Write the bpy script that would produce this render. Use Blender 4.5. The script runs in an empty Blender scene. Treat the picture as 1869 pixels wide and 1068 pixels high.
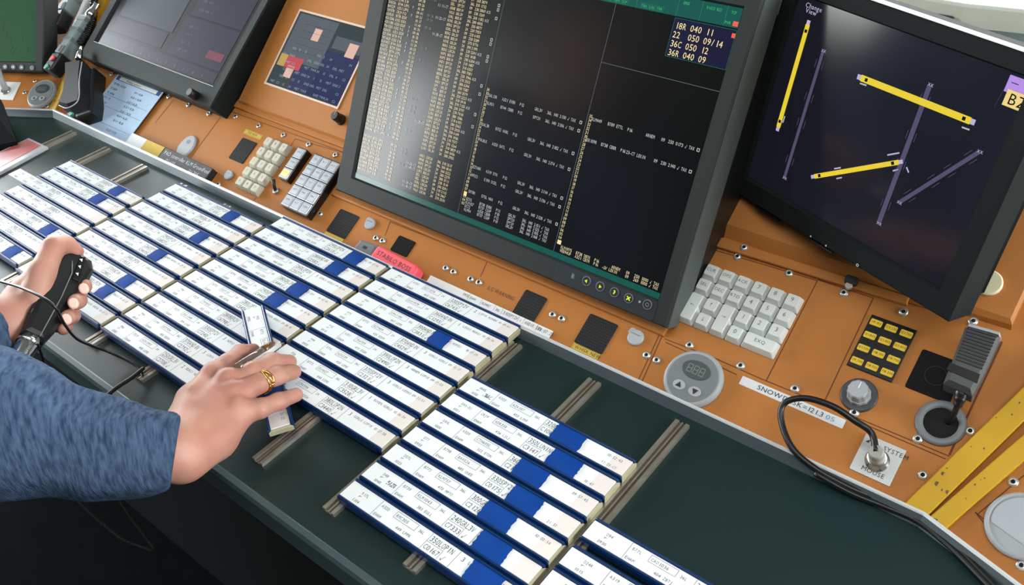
import bpy, bmesh, math, random
import numpy as np
from mathutils import Vector, Matrix
random.seed(7)
SC = bpy.context.scene
COL = SC.collection
# ------------------------------------------------------------------ camera
Z0 = 0.76                       # height of the strip tops above the floor
FPX = 1641.668
CAM = np.array([1.288051, -0.448703, 0.626979 + Z0])
RC = np.array([[0.77737595, 0.62461334, -0.07446347],
               [0.34308206, -0.52022679, -0.78208618],
               [-0.52723935, 0.5824279, -0.61870542]])
cd = bpy.data.cameras.new('camera'); cam = bpy.data.objects.new('camera', cd); COL.objects.link(cam)
cd.sensor_width = 36.0; cd.lens = FPX / 1869.0 * 36.0; cd.clip_start = 0.01; cd.clip_end = 100
xa, ya, za = Vector(RC[0]), -Vector(RC[1]), -Vector(RC[2])
m = Matrix((( xa.x, ya.x, za.x, CAM[0]), (xa.y, ya.y, za.y, CAM[1]), (xa.z, ya.z, za.z, CAM[2]), (0, 0, 0, 1)))
cam.matrix_world = m
SC.camera = cam
# ------------------------------------------------------------------ sky, daylight, exposure
SC.view_settings.view_transform = 'Standard'; SC.view_settings.look = 'None'
SC.view_settings.gamma = 1.0; SC.view_settings.use_curve_mapping = False
SC.view_settings.exposure = 0.1
W = bpy.data.worlds.new('sky'); SC.world = W; W.use_nodes = True
wn = W.node_tree; wn.nodes.clear()
o_ = wn.nodes.new('ShaderNodeOutputWorld'); b_ = wn.nodes.new('ShaderNodeBackground')
tc = wn.nodes.new('ShaderNodeTexCoord'); sx = wn.nodes.new('ShaderNodeSeparateXYZ'); rp = wn.nodes.new('ShaderNodeValToRGB')
wn.links.new(tc.outputs['Generated'], sx.inputs[0]); wn.links.new(sx.outputs['Z'], rp.inputs[0])
wn.links.new(rp.outputs[0], b_.inputs[0]); wn.links.new(b_.outputs[0], o_.inputs[0])
cr = rp.color_ramp
cr.elements[0].position = 0.0; cr.elements[0].color = (0.16, 0.17, 0.15, 1)
cr.elements[1].position = 0.03; cr.elements[1].color = (0.95, 0.97, 0.95, 1)
e = cr.elements.new(0.6); e.color = (0.88, 0.95, 1.0, 1)
b_.inputs[1].default_value = 17.0

def portal(name, loc, rot, sx_, sy_):
    l = bpy.data.lights.new(name, 'AREA'); l.shape = 'RECTANGLE'; l.size = sx_; l.size_y = sy_
    l.cycles.is_portal = True
    o = bpy.data.objects.new(name, l); COL.objects.link(o); o.location = loc; o.rotation_euler = rot
    return o
XL, XR, YB, YF = -3.4, 4.2, 3.6, -3.4          # the four walls of the cab
SILL, HEAD, CEIL = Z0 + 0.20, Z0 + 1.75, Z0 + 2.1
zc, zh = (SILL + HEAD) / 2, HEAD - SILL
portal('window_light', (XL, (YF + YB) / 2, zc), (0, math.radians(-90), 0), zh, YB - YF)
portal('window_light', ((XL + XR) / 2, YB, zc), (math.radians(-90), 0, 0), XR - XL, zh)
portal('window_light', (XL + 0.65, YF, zc), (math.radians(90), 0, 0), 1.3, zh)
portal('window_light', (XR, 1.6, zc), (0, math.radians(90), 0), zh, 4.0)

def overhead_fill(x, y, w, h, power):
    l = bpy.data.lights.new('overhead_fill', 'AREA'); l.shape = 'RECTANGLE'; l.size = w; l.size_y = h; l.energy = power; l.color = (1.0, 0.98, 0.94)
    o = bpy.data.objects.new('overhead_fill', l); COL.objects.link(o); o.location = (x, y, CEIL - 0.02)
overhead_fill(2.0, -0.6, 1.6, 1.2, 26); overhead_fill(0.4, -0.9, 1.4, 1.2, 12)  # unseen soft lights added overhead to brighten the orange panel and right side

# ------------------------------------------------------------------ helpers
def lin(c):
    return tuple(((v / 255) / 12.92 if v / 255 <= 0.04045 else ((v / 255 + 0.055) / 1.055) ** 2.4) for v in c)
MATS = {}
def mat(name, rgb, rough=0.5, metal=0.0, var=0.0, vscale=8.0, bump=0.0, bscale=200.0, coat=0.0, emis=None, estr=0.0, spec=0.5, rgb2=None, stretch=None, trans=0.0, sub=0.0, rotz=0.0):
    if name in MATS: return MATS[name]
    m = bpy.data.materials.new(name); m.use_nodes = True; nt = m.node_tree; p = nt.nodes['Principled BSDF']
    c = lin(rgb)
    p.inputs['Base Color'].default_value = (*c, 1); p.inputs['Roughness'].default_value = rough
    p.inputs['Metallic'].default_value = metal; p.inputs['Specular IOR Level'].default_value = spec
    p.inputs['Coat Weight'].default_value = coat; p.inputs['Coat Roughness'].default_value = 0.1
    if trans: p.inputs['Transmission Weight'].default_value = trans
    if sub:
        p.inputs['Subsurface Weight'].default_value = sub; p.inputs['Subsurface Radius'].default_value = (0.01, 0.004, 0.002)
        p.inputs['Subsurface Scale'].default_value = 0.5
    if emis:
        p.inputs['Emission Color'].default_value = (*lin(emis), 1); p.inputs['Emission Strength'].default_value = estr
    tcn = nt.nodes.new('ShaderNodeTexCoord'); src = tcn.outputs['Object']
    if stretch:
        mp = nt.nodes.new('ShaderNodeMapping'); mp.vector_type = 'TEXTURE'; mp.inputs['Scale'].default_value = tuple(1 / q for q in stretch); mp.inputs['Rotation'].default_value = (0, 0, rotz)
        nt.links.new(src, mp.inputs[0]); src = mp.outputs[0]
    if var or rgb2:
        n = nt.nodes.new('ShaderNodeTexNoise'); n.inputs['Scale'].default_value = vscale; n.inputs['Detail'].default_value = 5
        nt.links.new(src, n.inputs['Vector'])
        r = nt.nodes.new('ShaderNodeValToRGB'); r.color_ramp.elements[0].position = 0.3; r.color_ramp.elements[1].position = 0.7
        c2 = lin(rgb2) if rgb2 else tuple(min(1, v * (1 + var)) for v in c)
        c1 = c if rgb2 else tuple(v * (1 - var) for v in c)
        r.color_ramp.elements[0].color = (*c1, 1); r.color_ramp.elements[1].color = (*c2, 1)
        nt.links.new(n.outputs['Fac'], r.inputs[0]); nt.links.new(r.outputs[0], p.inputs['Base Color'])
    if bump:
        n = nt.nodes.new('ShaderNodeTexNoise'); n.inputs['Scale'].default_value = bscale; n.inputs['Detail'].default_value = 3
        nt.links.new(src, n.inputs['Vector'])
        b = nt.nodes.new('ShaderNodeBump'); b.inputs['Strength'].default_value = bump; b.inputs['Distance'].default_value = 0.001
        nt.links.new(n.outputs['Fac'], b.inputs['Height']); nt.links.new(b.outputs[0], p.inputs['Normal'])
    MATS[name] = m
    return m
def glow(name, rgb, s=1.0, rough=0.25):
    """pixels of a lit screen: dark glossy surface that also emits"""
    return mat(name, (12, 13, 14), rough, emis=rgb, estr=s, spec=0.4)

class Fr:
    """a working plane: origin, two axes in it and its normal (metres; z from the strip tops)"""
    def __init__(s, O, U, V):
        s.O = np.array(O, float); s.U = np.array(U, float); s.U /= np.linalg.norm(s.U)
        V = np.array(V, float); V -= s.U * (V @ s.U); s.V = V / np.linalg.norm(V); s.N = np.cross(s.U, s.V)
    def up(s, h): return Fr(s.O + s.N * h, s.U, s.V)
    def pt(s, u, v, h=0.0): return s.O + s.U * u + s.V * v + s.N * h
    def px(s, x, y, h=0.0):
        r = RC.T @ np.array([(x - 934.5) / FPX, (y - 534) / FPX, 1.0]); C = CAM - np.array([0, 0, Z0])
        O = s.O + s.N * h; P = C + r * (((O - C) @ s.N) / (r @ s.N)); d = P - O
        return float(d @ s.U), float(d @ s.V)
    def mat(s, u=0.0, v=0.0, h=0.0, rot=0.0):
        P = s.pt(u, v, h); c, q = math.cos(rot), math.sin(rot)
        X = s.U * c + s.V * q; Y = -s.U * q + s.V * c
        return Matrix(((X[0], Y[0], s.N[0], P[0]), (X[1], Y[1], s.N[1], P[1]), (X[2], Y[2], s.N[2], P[2] + Z0), (0, 0, 0, 1)))
def tilt(O, yaw, th):
    t, y = math.radians(th), math.radians(yaw)
    U = np.array([math.cos(y), math.sin(y), 0]); F = np.array([-math.sin(y), math.cos(y), 0])
    return Fr(O, U, F * math.cos(t) + np.array([0, 0, 1]) * math.sin(t))
def at(x, y, z):
    """point of height z (from the strip tops) seen at this place"""
    u, v = DESK.px(x, y, z); return np.array([u, v, z])
DESK = Fr((0, 0, 0), (1, 0, 0), (0, 1, 0))

def rrect(w, h, r, n=4, cx=0.0, cy=0.0):
    r = max(min(r, w / 2 - 1e-5, h / 2 - 1e-5), 1e-5); pts = []
    for (sx, sy, a0) in ((1, 1, 0), (-1, 1, 90), (-1, -1, 180), (1, -1, 270)):
        for k in range(n + 1):
            a = math.radians(a0 + 90 * k / n)
            pts.append((cx + sx * (w / 2 - r) + r * math.cos(a), cy + sy * (h / 2 - r) + r * math.sin(a)))
    return pts
def circ(r, n=32, cx=0.0, cy=0.0, ry=None):
    ry = ry or r
    return [(cx + r * math.cos(2 * math.pi * k / n), cy + ry * math.sin(2 * math.pi * k / n)) for k in range(n)]
def ccw(p):
    a = sum(p[i][0] * p[(i + 1) % len(p)][1] - p[(i + 1) % len(p)][0] * p[i][1] for i in range(len(p)))
    return list(p) if a > 0 else list(reversed(p))
def inset(poly, d):
    n = len(poly); out = []
    for i in range(n):
        p0, p1, p2 = (Vector(poly[(i + k) % n]) for k in (-1, 0, 1))
        a = (p1 - p0); b = (p2 - p1)
        if a.length < 1e-9 or b.length < 1e-9: out.append(tuple(p1)); continue
        a.normalize(); b.normalize(); n1 = Vector((-a.y, a.x)); n2 = Vector((-b.y, b.x)); q = n1 + n2
        if q.length < 1e-6: q = n1
        q.normalize(); k = d / max(0.4, q.dot(n1)); out.append((p1.x + q.x * k, p1.y + q.y * k))
    return out
class MB:
    def __init__(s): s.v = []; s.f = []; s.m = []; s.sm = []
    def add(s, vs, fs, mi=0, smooth=False):
        o = len(s.v); s.v += [tuple(map(float, p)) for p in vs]
        for f in fs: s.f.append(tuple(o + i for i in f)); s.m.append(mi); s.sm.append(smooth)
        return s
    def box(s, x0, x1, y0, y1, z0, z1, mi=0):
        v = [(x, y, z) for z in (z0, z1) for y in (y0, y1) for x in (x0, x1)]
        return s.add(v, [(0, 2, 3, 1), (4, 5, 7, 6), (0, 1, 5, 4), (2, 6, 7, 3), (0, 4, 6, 2), (1, 3, 7, 5)], mi)
    def rings(s, rings, mi=0, cap0=True, cap1=True, smooth=False, close=True):
        n = len(rings[0]); vs = [p for r in rings for p in r]; fs = []
        for k in range(len(rings) - 1):
            for i in range(n if close else n - 1):
                j = (i + 1) % n; fs.append((k * n + i, k * n + j, (k + 1) * n + j, (k + 1) * n + i))
        s.add(vs, fs, mi, smooth)
        o = len(s.v) - len(vs)
        if cap0: s.f.append(tuple(o + i for i in reversed(range(n)))); s.m.append(mi); s.sm.append(False)
        if cap1: s.f.append(tuple(o + (len(rings) - 1) * n + i for i in range(n))); s.m.append(mi); s.sm.append(False)
        return s
    def prism(s, poly, z0, z1, ch=0.0, mi=0):
        poly = ccw(poly); R = [[(x, y, z0) for x, y in poly]]
        if ch:
            R.append([(x, y, z1 - ch) for x, y in poly]); q = inset(poly, ch * 0.35); R.append([(x, y, z1 - ch * 0.3) for x, y in q])
            q = inset(poly, ch); R.append([(x, y, z1) for x, y in q])
        else: R.append([(x, y, z1) for x, y in poly])
        return s.rings(R, mi)
    def plate(s, poly, z, mi=0):
        poly = ccw(poly); return s.add([(x, y, z) for x, y in poly], [tuple(range(len(poly)))], mi)
    def ringplate(s, outer, inner, z0, z1, mi=0):
        """flat frame: outer outline with a hole; both outlines have the same number of points"""
        n = len(outer); o, i = ccw(outer), ccw(inner)
        vs = [(x, y, z1) for x, y in o] + [(x, y, z1) for x, y in i] + [(x, y, z0) for x, y in o] + [(x, y, z0) for x, y in i]
        fs = []
        for k in range(n):
            j = (k + 1) % n; fs += [(k, j, n + j, n + k), (2 * n + k, 2 * n + j, j, k), (n + k, n + j, 3 * n + j, 3 * n + k), (2 * n + j, 2 * n + k, 3 * n + k, 3 * n + j)]
        return s.add(vs, fs, mi)
    def lathe(s, prof, n=28, mi=0, cx=0.0, cy=0.0, smooth=True, ry=1.0):
        R = [[(cx + r * math.cos(2 * math.pi * k / n), cy + ry * r * math.sin(2 * math.pi * k / n), z) for k in range(n)] for r, z in prof]
        return s.rings(R, mi, smooth=smooth)
    def tube(s, path, r, n=10, mi=0, rad=None):
        P = [Vector(p) for p in path]; R = []; u = None
        for i, p in enumerate(P):
            t = (P[min(i + 1, len(P) - 1)] - P[max(i - 1, 0)]).normalized()
            if u is None: u = t.orthogonal().normalized()
            u = (u - t * u.dot(t)).normalized(); w = t.cross(u); rr = rad[i] if rad else r
            R.append([p + (u * math.cos(2 * math.pi * k / n) + w * math.sin(2 * math.pi * k / n)) * rr for k in range(n)])
        return s.rings(R, mi, smooth=True)
    def line(s, a, b, w, z, mi=0):
        a, b = Vector(a), Vector(b); d = (b - a); 
        if d.length < 1e-7: return s
        d.normalize(); q = Vector((-d.y, d.x)) * w / 2
        return s.add([(a.x - q.x, a.y - q.y, z), (b.x - q.x, b.y - q.y, z), (b.x + q.x, b.y + q.y, z), (a.x + q.x, a.y + q.y, z)], [(0, 1, 2, 3)], mi)
    def rect(s, x0, x1, y0, y1, z, mi=0): return s.add([(x0, y0, z), (x1, y0, z), (x1, y1, z), (x0, y1, z)], [(0, 1, 2, 3)], mi)
    def frame(s, x0, x1, y0, y1, w, z, mi=0):
        s.rect(x0, x1, y0, y0 + w, z, mi); s.rect(x0, x1, y1 - w, y1, z, mi); s.rect(x0, x0 + w, y0 + w, y1 - w, z, mi); return s.rect(x1 - w, x1, y0 + w, y1 - w, z, mi)
    def text(s, txt, x, y, h, z, mi=0, cw=None, rot=0.0, wx=1.0, align='L'):
        """letters as flat outlines; cw = fixed advance in letter heights (None = natural spacing)"""
        adv = []
        for ch in txt: adv.append((cw if cw else glyph(ch)[2] * 1.05) * h * wx)
        tot = sum(adv); cx = {'L': 0, 'C': -tot / 2, 'R': -tot}[align]; c, q = math.cos(rot), math.sin(rot)
        for ch, a in zip(txt, adv):
            vs, fs, w = glyph(ch)
            if vs:
                off = (a - w * h * wx) / 2 if cw else 0
                sc = 1.0
                if cw and w * wx > cw * wx * 0.98: sc = cw * 0.98 / w; off = a * 0.01
                s.add([(x + (cx + off + px * h * wx * sc) * c - py * h * q, y + (cx + off + px * h * wx * sc) * q + py * h * c, z) for px, py in vs], fs, mi)
            cx += a
        return s
    def build(s, name, mats, parent=None, mw=None):
        me = bpy.data.meshes.new(name); me.from_pydata(s.v, [], s.f)
        for m in (mats if isinstance(mats, (list, tuple)) else [mats]): me.materials.append(m)
        me.polygons.foreach_set('material_index', s.m); me.polygons.foreach_set('use_smooth', s.sm); me.update()
        o = bpy.data.objects.new(name, me); COL.objects.link(o)
        if parent: o.parent = parent
        if mw is not None:
            if parent: o.matrix_local = mw
            else: o.matrix_world = mw
        return o
_G = {}
def glyph(ch):
    if ch in _G: return _G[ch]
    if ch == ' ': _G[ch] = ([], [], 0.45); return _G[ch]
    if ch == '\u221a':       # tick drawn by hand
        _G[ch] = ([(0, .3), (.1, .36), (.22, .12), (.2, 0), (.55, .95), (.62, .92), (.26, -.08), (.17, -.08)], [(0, 7, 2, 1), (7, 6, 3, 2), (3, 6, 5, 4)], 0.65); return _G[ch]
    cu = bpy.data.curves.new('t', 'FONT'); cu.body = ch; cu.size = 1.0; cu.resolution_u = 2
    o = bpy.data.objects.new('t', cu)
    me = bpy.data.meshes.new_from_object(o)
    k = 1 / 0.69
    vs = [(v.co.x * k, v.co.y * k) for v in me.vertices]; fs = [tuple(p.vertices) for p in me.polygons]
    w = max([v[0] for v in vs], default=0.4) + 0.08
    bpy.data.objects.remove(o); bpy.data.curves.remove(cu); bpy.data.meshes.remove(me)
    _G[ch] = (vs, fs, w); return _G[ch]
def tag(o, label=None, cat=None, group=None, kind=None):
    if label: o['label'] = label
    if cat: o['category'] = cat
    if group: o['group'] = group
    if kind: o['kind'] = kind
    return o
def thing(name, label, cat, mw, group=None):
    o = bpy.data.objects.new(name, None); COL.objects.link(o); o.matrix_world = mw; o.empty_display_size = 0.02
    return tag(o, label, cat, group)
def struct(name, mb, mats, mw=None): return tag(mb.build(name, mats, None, mw), kind='structure')
def bez(pts, n=12):
    """Catmull-Rom through points"""
    P = [np.array(p, float) for p in pts]; P = [2 * P[0] - P[1]] + P + [2 * P[-1] - P[-2]]; out = []
    for i in range(1, len(P) - 2):
        for k in range(n):
            t = k / n; a, b, c, d = P[i - 1:i + 3]
            out.append(0.5 * ((2 * b) + (c - a) * t + (2 * a - 5 * b + 4 * c - d) * t * t + (-a + 3 * b - 3 * c + d) * t ** 3))
    out.append(P[-2]); return out
WOFF = Matrix.Translation((0, 0, Z0))

# ------------------------------------------------------------------ materials
ORANGE = (177, 114, 55)
M_orange = mat('orange_enamel', ORANGE, 0.5, var=0.07, vscale=3.5, bump=0.12, bscale=900, spec=0.22)
M_groove = mat('panel_gap', (98, 50, 24), 0.8)
M_desk = mat('dark_green_laminate', (20, 40, 40), 0.34, var=0.12, vscale=4, bump=0.05, bscale=1500, spec=0.55)
M_edge = mat('desk_edge_band', (62, 78, 80), 0.4)
M_lip = mat('aluminium_lip', (226, 230, 232), 0.4, metal=0.4, bump=0.06, bscale=300)
M_rail = mat('worn_rail_metal', (204, 200, 190), 0.28, metal=0.8, rgb2=(176, 164, 148), vscale=40)
M_railin = mat('rail_groove', (104, 92, 82), 0.5, metal=0.5)
M_blue = mat('blue_holder_plastic', (4, 46, 94), 0.34, spec=0.4, var=0.12, vscale=60)
M_paper = mat('strip_paper', (232, 236, 238), 0.75, var=0.015, vscale=30)
M_ink = mat('printed_ink', (78, 80, 88), 0.8)
M_cream = mat('cream_end_stop', (158, 152, 122), 0.5, var=0.06, vscale=60)
M_endpap = mat('strip_end_tint', (226, 219, 214), 0.7)
M_tape = mat('blue_cover_slip', (4, 62, 142), 0.65, var=0.08, vscale=50, spec=0.15)
M_black = mat('black_plastic', (30, 33, 34), 0.42, bump=0.1, bscale=1200)
M_blackg = mat('black_gloss_plastic', (20, 21, 23), 0.22)
M_bezel = mat('dark_grey_bezel', (46, 50, 50), 0.55, bump=0.12, bscale=1500, spec=0.2)
M_bezel2 = mat('side_grey_bezel', (84, 92, 90), 0.55, spec=.2)
M_bezeld = mat('black_bezel', (30, 34, 35), 0.7, bump=0.1, bscale=1500, spec=0.06)
M_hole = mat('dark_void', (8, 8, 9), 0.9)
M_steel = mat('screw_steel', (206, 206, 200), 0.3, metal=0.7)
M_chrome = mat('chrome', (210, 212, 212), 0.16, metal=1.0)
M_keyw = mat('white_key_plastic', (214, 220, 216), 0.5)
M_keyc = mat('cream_key_plastic', (196, 194, 176), 0.5)
M_keyi = mat('key_legend', (96, 100, 104), 0.7)
M_keyl = mat('clear_key_cap', (178, 184, 192), 0.12, coat=0.8, var=0.12, vscale=60)
M_yellow = mat('yellow_label', (232, 196, 44), 0.55)
M_yel2 = mat('yellow_paper', (206, 176, 70), 0.7)
M_bar = mat('yellow_painted_steel', (194, 152, 30), 0.45, var=0.08, vscale=10, bump=0.2, bscale=120, spec=.25)
M_scuff = mat('scuffed_paint', (92, 78, 46), 0.7)
M_grey = mat('light_grey_plastic', (160, 166, 170), 0.4, spec=0.5)
M_greyd = mat('mid_grey_plastic', (112, 118, 122), 0.45)
M_white = mat('white_plastic', (226, 230, 228), 0.45)
M_label = mat('label_tape', (214, 218, 222), 0.5)
M_cap = mat('grey_cap', (166, 172, 178), 0.35)
M_text = mat('black_lettering', (28, 26, 26), 0.6)
M_brownt = mat('dark_brown_lettering', (84, 48, 26), 0.7)
M_pink = mat('pink_rubber', (238, 88, 104), 0.5, spec=0.4)
M_red = mat('red_button', (196, 52, 58), 0.35)
M_green = mat('green_button', (22, 128, 104), 0.35)
M_cable = mat('black_cable', (20, 21, 22), 0.35)
M_notice = mat('bluish_paper', (176, 204, 232), 0.7)
M_noticeb = mat('notice_blue_ink', (46, 76, 140), 0.7)
M_gold = mat('gold', (226, 178, 108), 0.2, metal=1.0)

# ------------------------------------------------------------------ the cab
M_floor = mat('dark_carpet', (11, 15, 16), 0.95, spec=.03, bump=0.6, bscale=500, var=0.2, vscale=30)
M_wall = mat('grey_wall', (34, 38, 40), 0.8)
M_ceil = mat('ceiling_panel', (150, 154, 156), 0.85, var=0.04)
M_frame = mat('window_frame_paint', (120, 124, 122), 0.5)
struct('floor', MB().box(XL, XR, YF, YB, -0.05, 0.0), M_floor)
struct('ceiling', MB().box(XL - .1, XR + .1, YF - .1, YB + .1, CEIL, CEIL + 0.1), M_ceil)
T_ = 0.12
struct('wall_left', MB().box(XL - T_, XL, YF, YB, 0, SILL).box(XL - T_, XL, YF, YB, HEAD, CEIL), M_wall)
struct('wall_back', MB().box(XL, XR, YB, YB + T_, 0, SILL).box(XL, XR, YB, YB + T_, HEAD, CEIL), M_wall)
struct('wall_front', MB().box(XL, XR, YF - T_, YF, 0, SILL).box(XL, XR, YF - T_, YF, HEAD, CEIL).box(XL + 1.3, XR, YF - T_, YF, SILL, HEAD), M_wall)
struct('wall_right', MB().box(XR, XR + T_, YF, YB, 0, SILL).box(XR, XR + T_, YF, YB, HEAD, CEIL).box(XR, XR + T_, YF, -0.4, SILL, HEAD), M_wall)
def winframe(n, along, c, a0, a1, k):
    b = MB(); w = 0.05
    for i in range(k + 1):
        a = a0 + (a1 - a0) * i / k
        if along == 'y': b.box(c - w, c + w, a - w, a + w, SILL, HEAD)
        else: b.box(a - w, a + w, c - w, c + w, SILL, HEAD)
    struct('window_%d' % n, b, M_frame)
winframe(1, 'y', XL, YF + .05, YB - .05, 4); winframe(2, 'x', YB, XL + .05, XR - .05, 4); winframe(3, 'y', XR, -0.4, YB - .05, 2); winframe(4, 'x', YF, XL + .1, XL + 1.3, 1)

# ------------------------------------------------------------------ desk
LIP = [(-0.19, 0.103), (1.224, 0.103)]
aL, aR = math.radians(27), math.radians(17.5)
PL = (-0.19 - 0.9 * math.cos(aL), 0.103 - 0.9 * math.sin(aL)); PR = (1.224 + 0.7 * math.cos(aR), 0.103 - 0.7 * math.sin(aR))
back = [PL, LIP[0], LIP[1], PR]
def offs(path, d):
    out = []
    for i, p in enumerate(path):
        p = Vector(p); n = Vector((0, 0)); c = 0
        ds = []
        if i > 0: ds.append((p - Vector(path[i - 1])).normalized())
        if i < len(path) - 1: ds.append((Vector(path[i + 1]) - p).normalized())
        ns = [Vector((-q.y, q.x)) for q in ds]; n = sum(ns, Vector((0, 0))); n.normalize()
        out.append(tuple(p + n * (d / n.dot(ns[0]))))
    return out
front = offs(back, -0.317)
desk = thing('desk', 'dark green desk top with a raised aluminium back lip', 'desk', Matrix.Translation((0.5, -0.05, 0)))
DI = Matrix.Translation((-0.5, 0.05, 0))
ZD = -0.012 + Z0
f2 = offs(back, -0.312)
MB().rings([[(x, y, ZD - 0.026) for x, y in back + list(reversed(front))], [(x, y, ZD) for x, y in back + list(reversed(front))]]).build('desk_top', M_desk, desk, DI)
MB().rings([[(x, y, z) for x, y in pl] for pl, z in ((front, ZD - 0.03), (offs(back, -0.3205), ZD - 0.03), (offs(back, -0.3205), ZD - 0.004), (offs(back, -0.3185), ZD + 0.0005), (offs(back, -0.3135), ZD + 0.0008), (f2, ZD + 0.0002))], cap0=False, cap1=False, close=False).build('front_edge_band', M_edge, desk, DI)
prof = [(-0.0036, Z0 - 0.0014), (-0.0026, Z0), (-0.0002, Z0), (0.0, Z0 - 0.0006), (0.0004, ZD - 0.03)]
MB().rings([[(x, y, z) for x, y in offs(back, d)] for d, z in prof], cap0=False, cap1=False, close=False).build('back_lip', M_lip, desk, DI)
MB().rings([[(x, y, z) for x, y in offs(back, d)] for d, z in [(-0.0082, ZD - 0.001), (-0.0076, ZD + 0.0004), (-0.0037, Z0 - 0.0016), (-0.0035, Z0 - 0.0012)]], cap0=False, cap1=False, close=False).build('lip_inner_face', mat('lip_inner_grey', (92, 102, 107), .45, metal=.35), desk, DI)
pb = MB().box(-0.6, 1.6, -0.10, -0.08, 0.0, ZD - 0.026); pb.build('modesty_panel', mat('under_desk_black', (14, 18, 19), 0.9, spec=.1), desk, DI)
# metal rails lying on the desk
RB = MB(); 
def rail(k, y0, y1, lab):
    x = k * 0.10068
    r = thing('strip_rail', lab, 'rail', Matrix.Translation((x, 0, ZD)), 'metal rails under the strip holders')
    b = MB(); b.box(-0.0075, 0.0075, y0, y1, 0, 0.0015); b.box(-0.0075, -0.0035, y0, y1, 0.0015, 0.0042); b.box(0.0035, 0.0075, y0, y1, 0.0015, 0.0042); b.box(-0.0008, 0.0008, y0, y1, 0.0015, 0.0034)
    b.build('rail_channel', M_rail, r); MB().box(-0.0035, 0.0035, y0 + .001, y1 - .001, 0.0015, 0.0021).build('rail_groove', M_railin, r)
names = ['first', 'second', 'third', 'fourth', 'fifth', 'sixth', 'seventh', 'eighth', 'ninth', 'tenth', 'eleventh', 'twelfth']
for k in range(-1, 11):
    rail(k, -0.186, 0.0845, 'worn metal rail on the desk, %s of twelve from the left' % names[k + 1])

# ------------------------------------------------------------------ flight strip holders
PIT = 0.027; PCH = 0.201356; LEN = 0.1957
TYPES = ['B738', 'B739', 'A320', 'A321', 'B772', 'B77W', 'E190', 'A319', 'CRJ9', 'E75L', 'B744', 'A332']
CALL = ['KLM', 'TRA', 'EZY', 'BAW', 'DLH', 'AFR', 'SAS', 'EIN', 'AZA', 'THY', 'CPA', 'SIA']
FIX = ['LOPIK', 'BERGI', 'GORLO', 'SPY', 'ANDIK', 'LEKKO', 'ARNEM', 'VALKO', 'LUNIX', 'EEL', 'NOPSU', 'ROVEN']
def rnd():
    r = random; c = r.choice(CALL) + str(r.randint(101, 1990))
    return dict(a='P%d%d' % (r.randint(1, 9), r.randint(0, 9)), b='%02d%02d' % (r.randint(8, 11), r.choice(range(0, 60, 5))), t=r.choice(TYPES), c=c, rw=r.choice(['36L', '24', '36C', '09']),
                d='%d %s' % (r.randint(380, 480), r.choice(['LIRF', 'EGLL', 'EDDM', 'LEMD', 'KJFK', 'ESSA', 'LSZH'])), s='%d%s' % (r.randint(24, 39) * 10, r.choice(['LOP2N', 'SPY2V', 'GRL3V', 'BER2V', 'AND1N'])),
                k='C%d' % r.randint(1001, 7399), n=str(r.randint(1, 4)), f='%s %s' % (r.choice(FIX), r.choice(FIX)), h='%02d:%02d:%02d' % (r.randint(9, 10), r.randint(10, 59), r.randint(10, 59)), h2='')
SPEC = {(4, 0): dict(a='1045', b='1050', t='A320', c='AZA107', rw='36L', d='455 LIRF', s='320LOPIN', k='C1000', n='', f='', h='10:52:43', h2='11:25-CT', q=1),
        (4, 1): dict(a='D93-2U', b='1051', t='CRJ9', c='ADR35R', rw='36L', d='436 LJLJ', s='350LUNIN', k='C3147', n='2', f='COUPO', h='', h2='10:47'),
        (4, 2): dict(a='D31L', b='1000', t='A320', c='CTN605L', rw='36L', d='322 ETDN', s='360BER3V', k='C2146', n='', f='', h='09:57:45'),
        (4, 3): dict(a='D77', b='0950', t='B798', c='BAW526', rw='36L', d='485 UUEE', s='330SPY2V', k='C0175', n='1', f='AND', h='', h2='21:37'),
        (4, 4): dict(a='D57L', b='1025', t='B772', c='KLM757', rw='36L', d='470 MPTO', s='300GRL3V', k='C2126', n='4', f='', h='10:00:54'),
        (4, 5): dict(a='D48', b='1040', t='B739', c='KLM1043', rw='36L', d='383 EGLL', s='240GRL3V', k='C7333', n='4', f='GORLO RE', h='', q=1),
        (4, 6): dict(a='R17L', b='1104', t='A320', c='RMC305', rw='36L', d='449 LPPR', s='350LOPIN', k='C0167', n='3', f='LOPIK BROGY', h='10:47', q=2),
        (5, 0): dict(a='D94', b='0930', t='B77L', c='CAO1036', rw='36L', d='404 ZBTJ', s='310SPY2V', k='C0211', n='1', f='ANDIK', h='09:27:48'),
        (5, 1): dict(a='D24R', b='1015', t='A319', c='BEE17K', rw='36L', d='412 EGLC', s='300LOP2N', k='C3312', n='2', f='LOPIK', h='10:12:09')}
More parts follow.
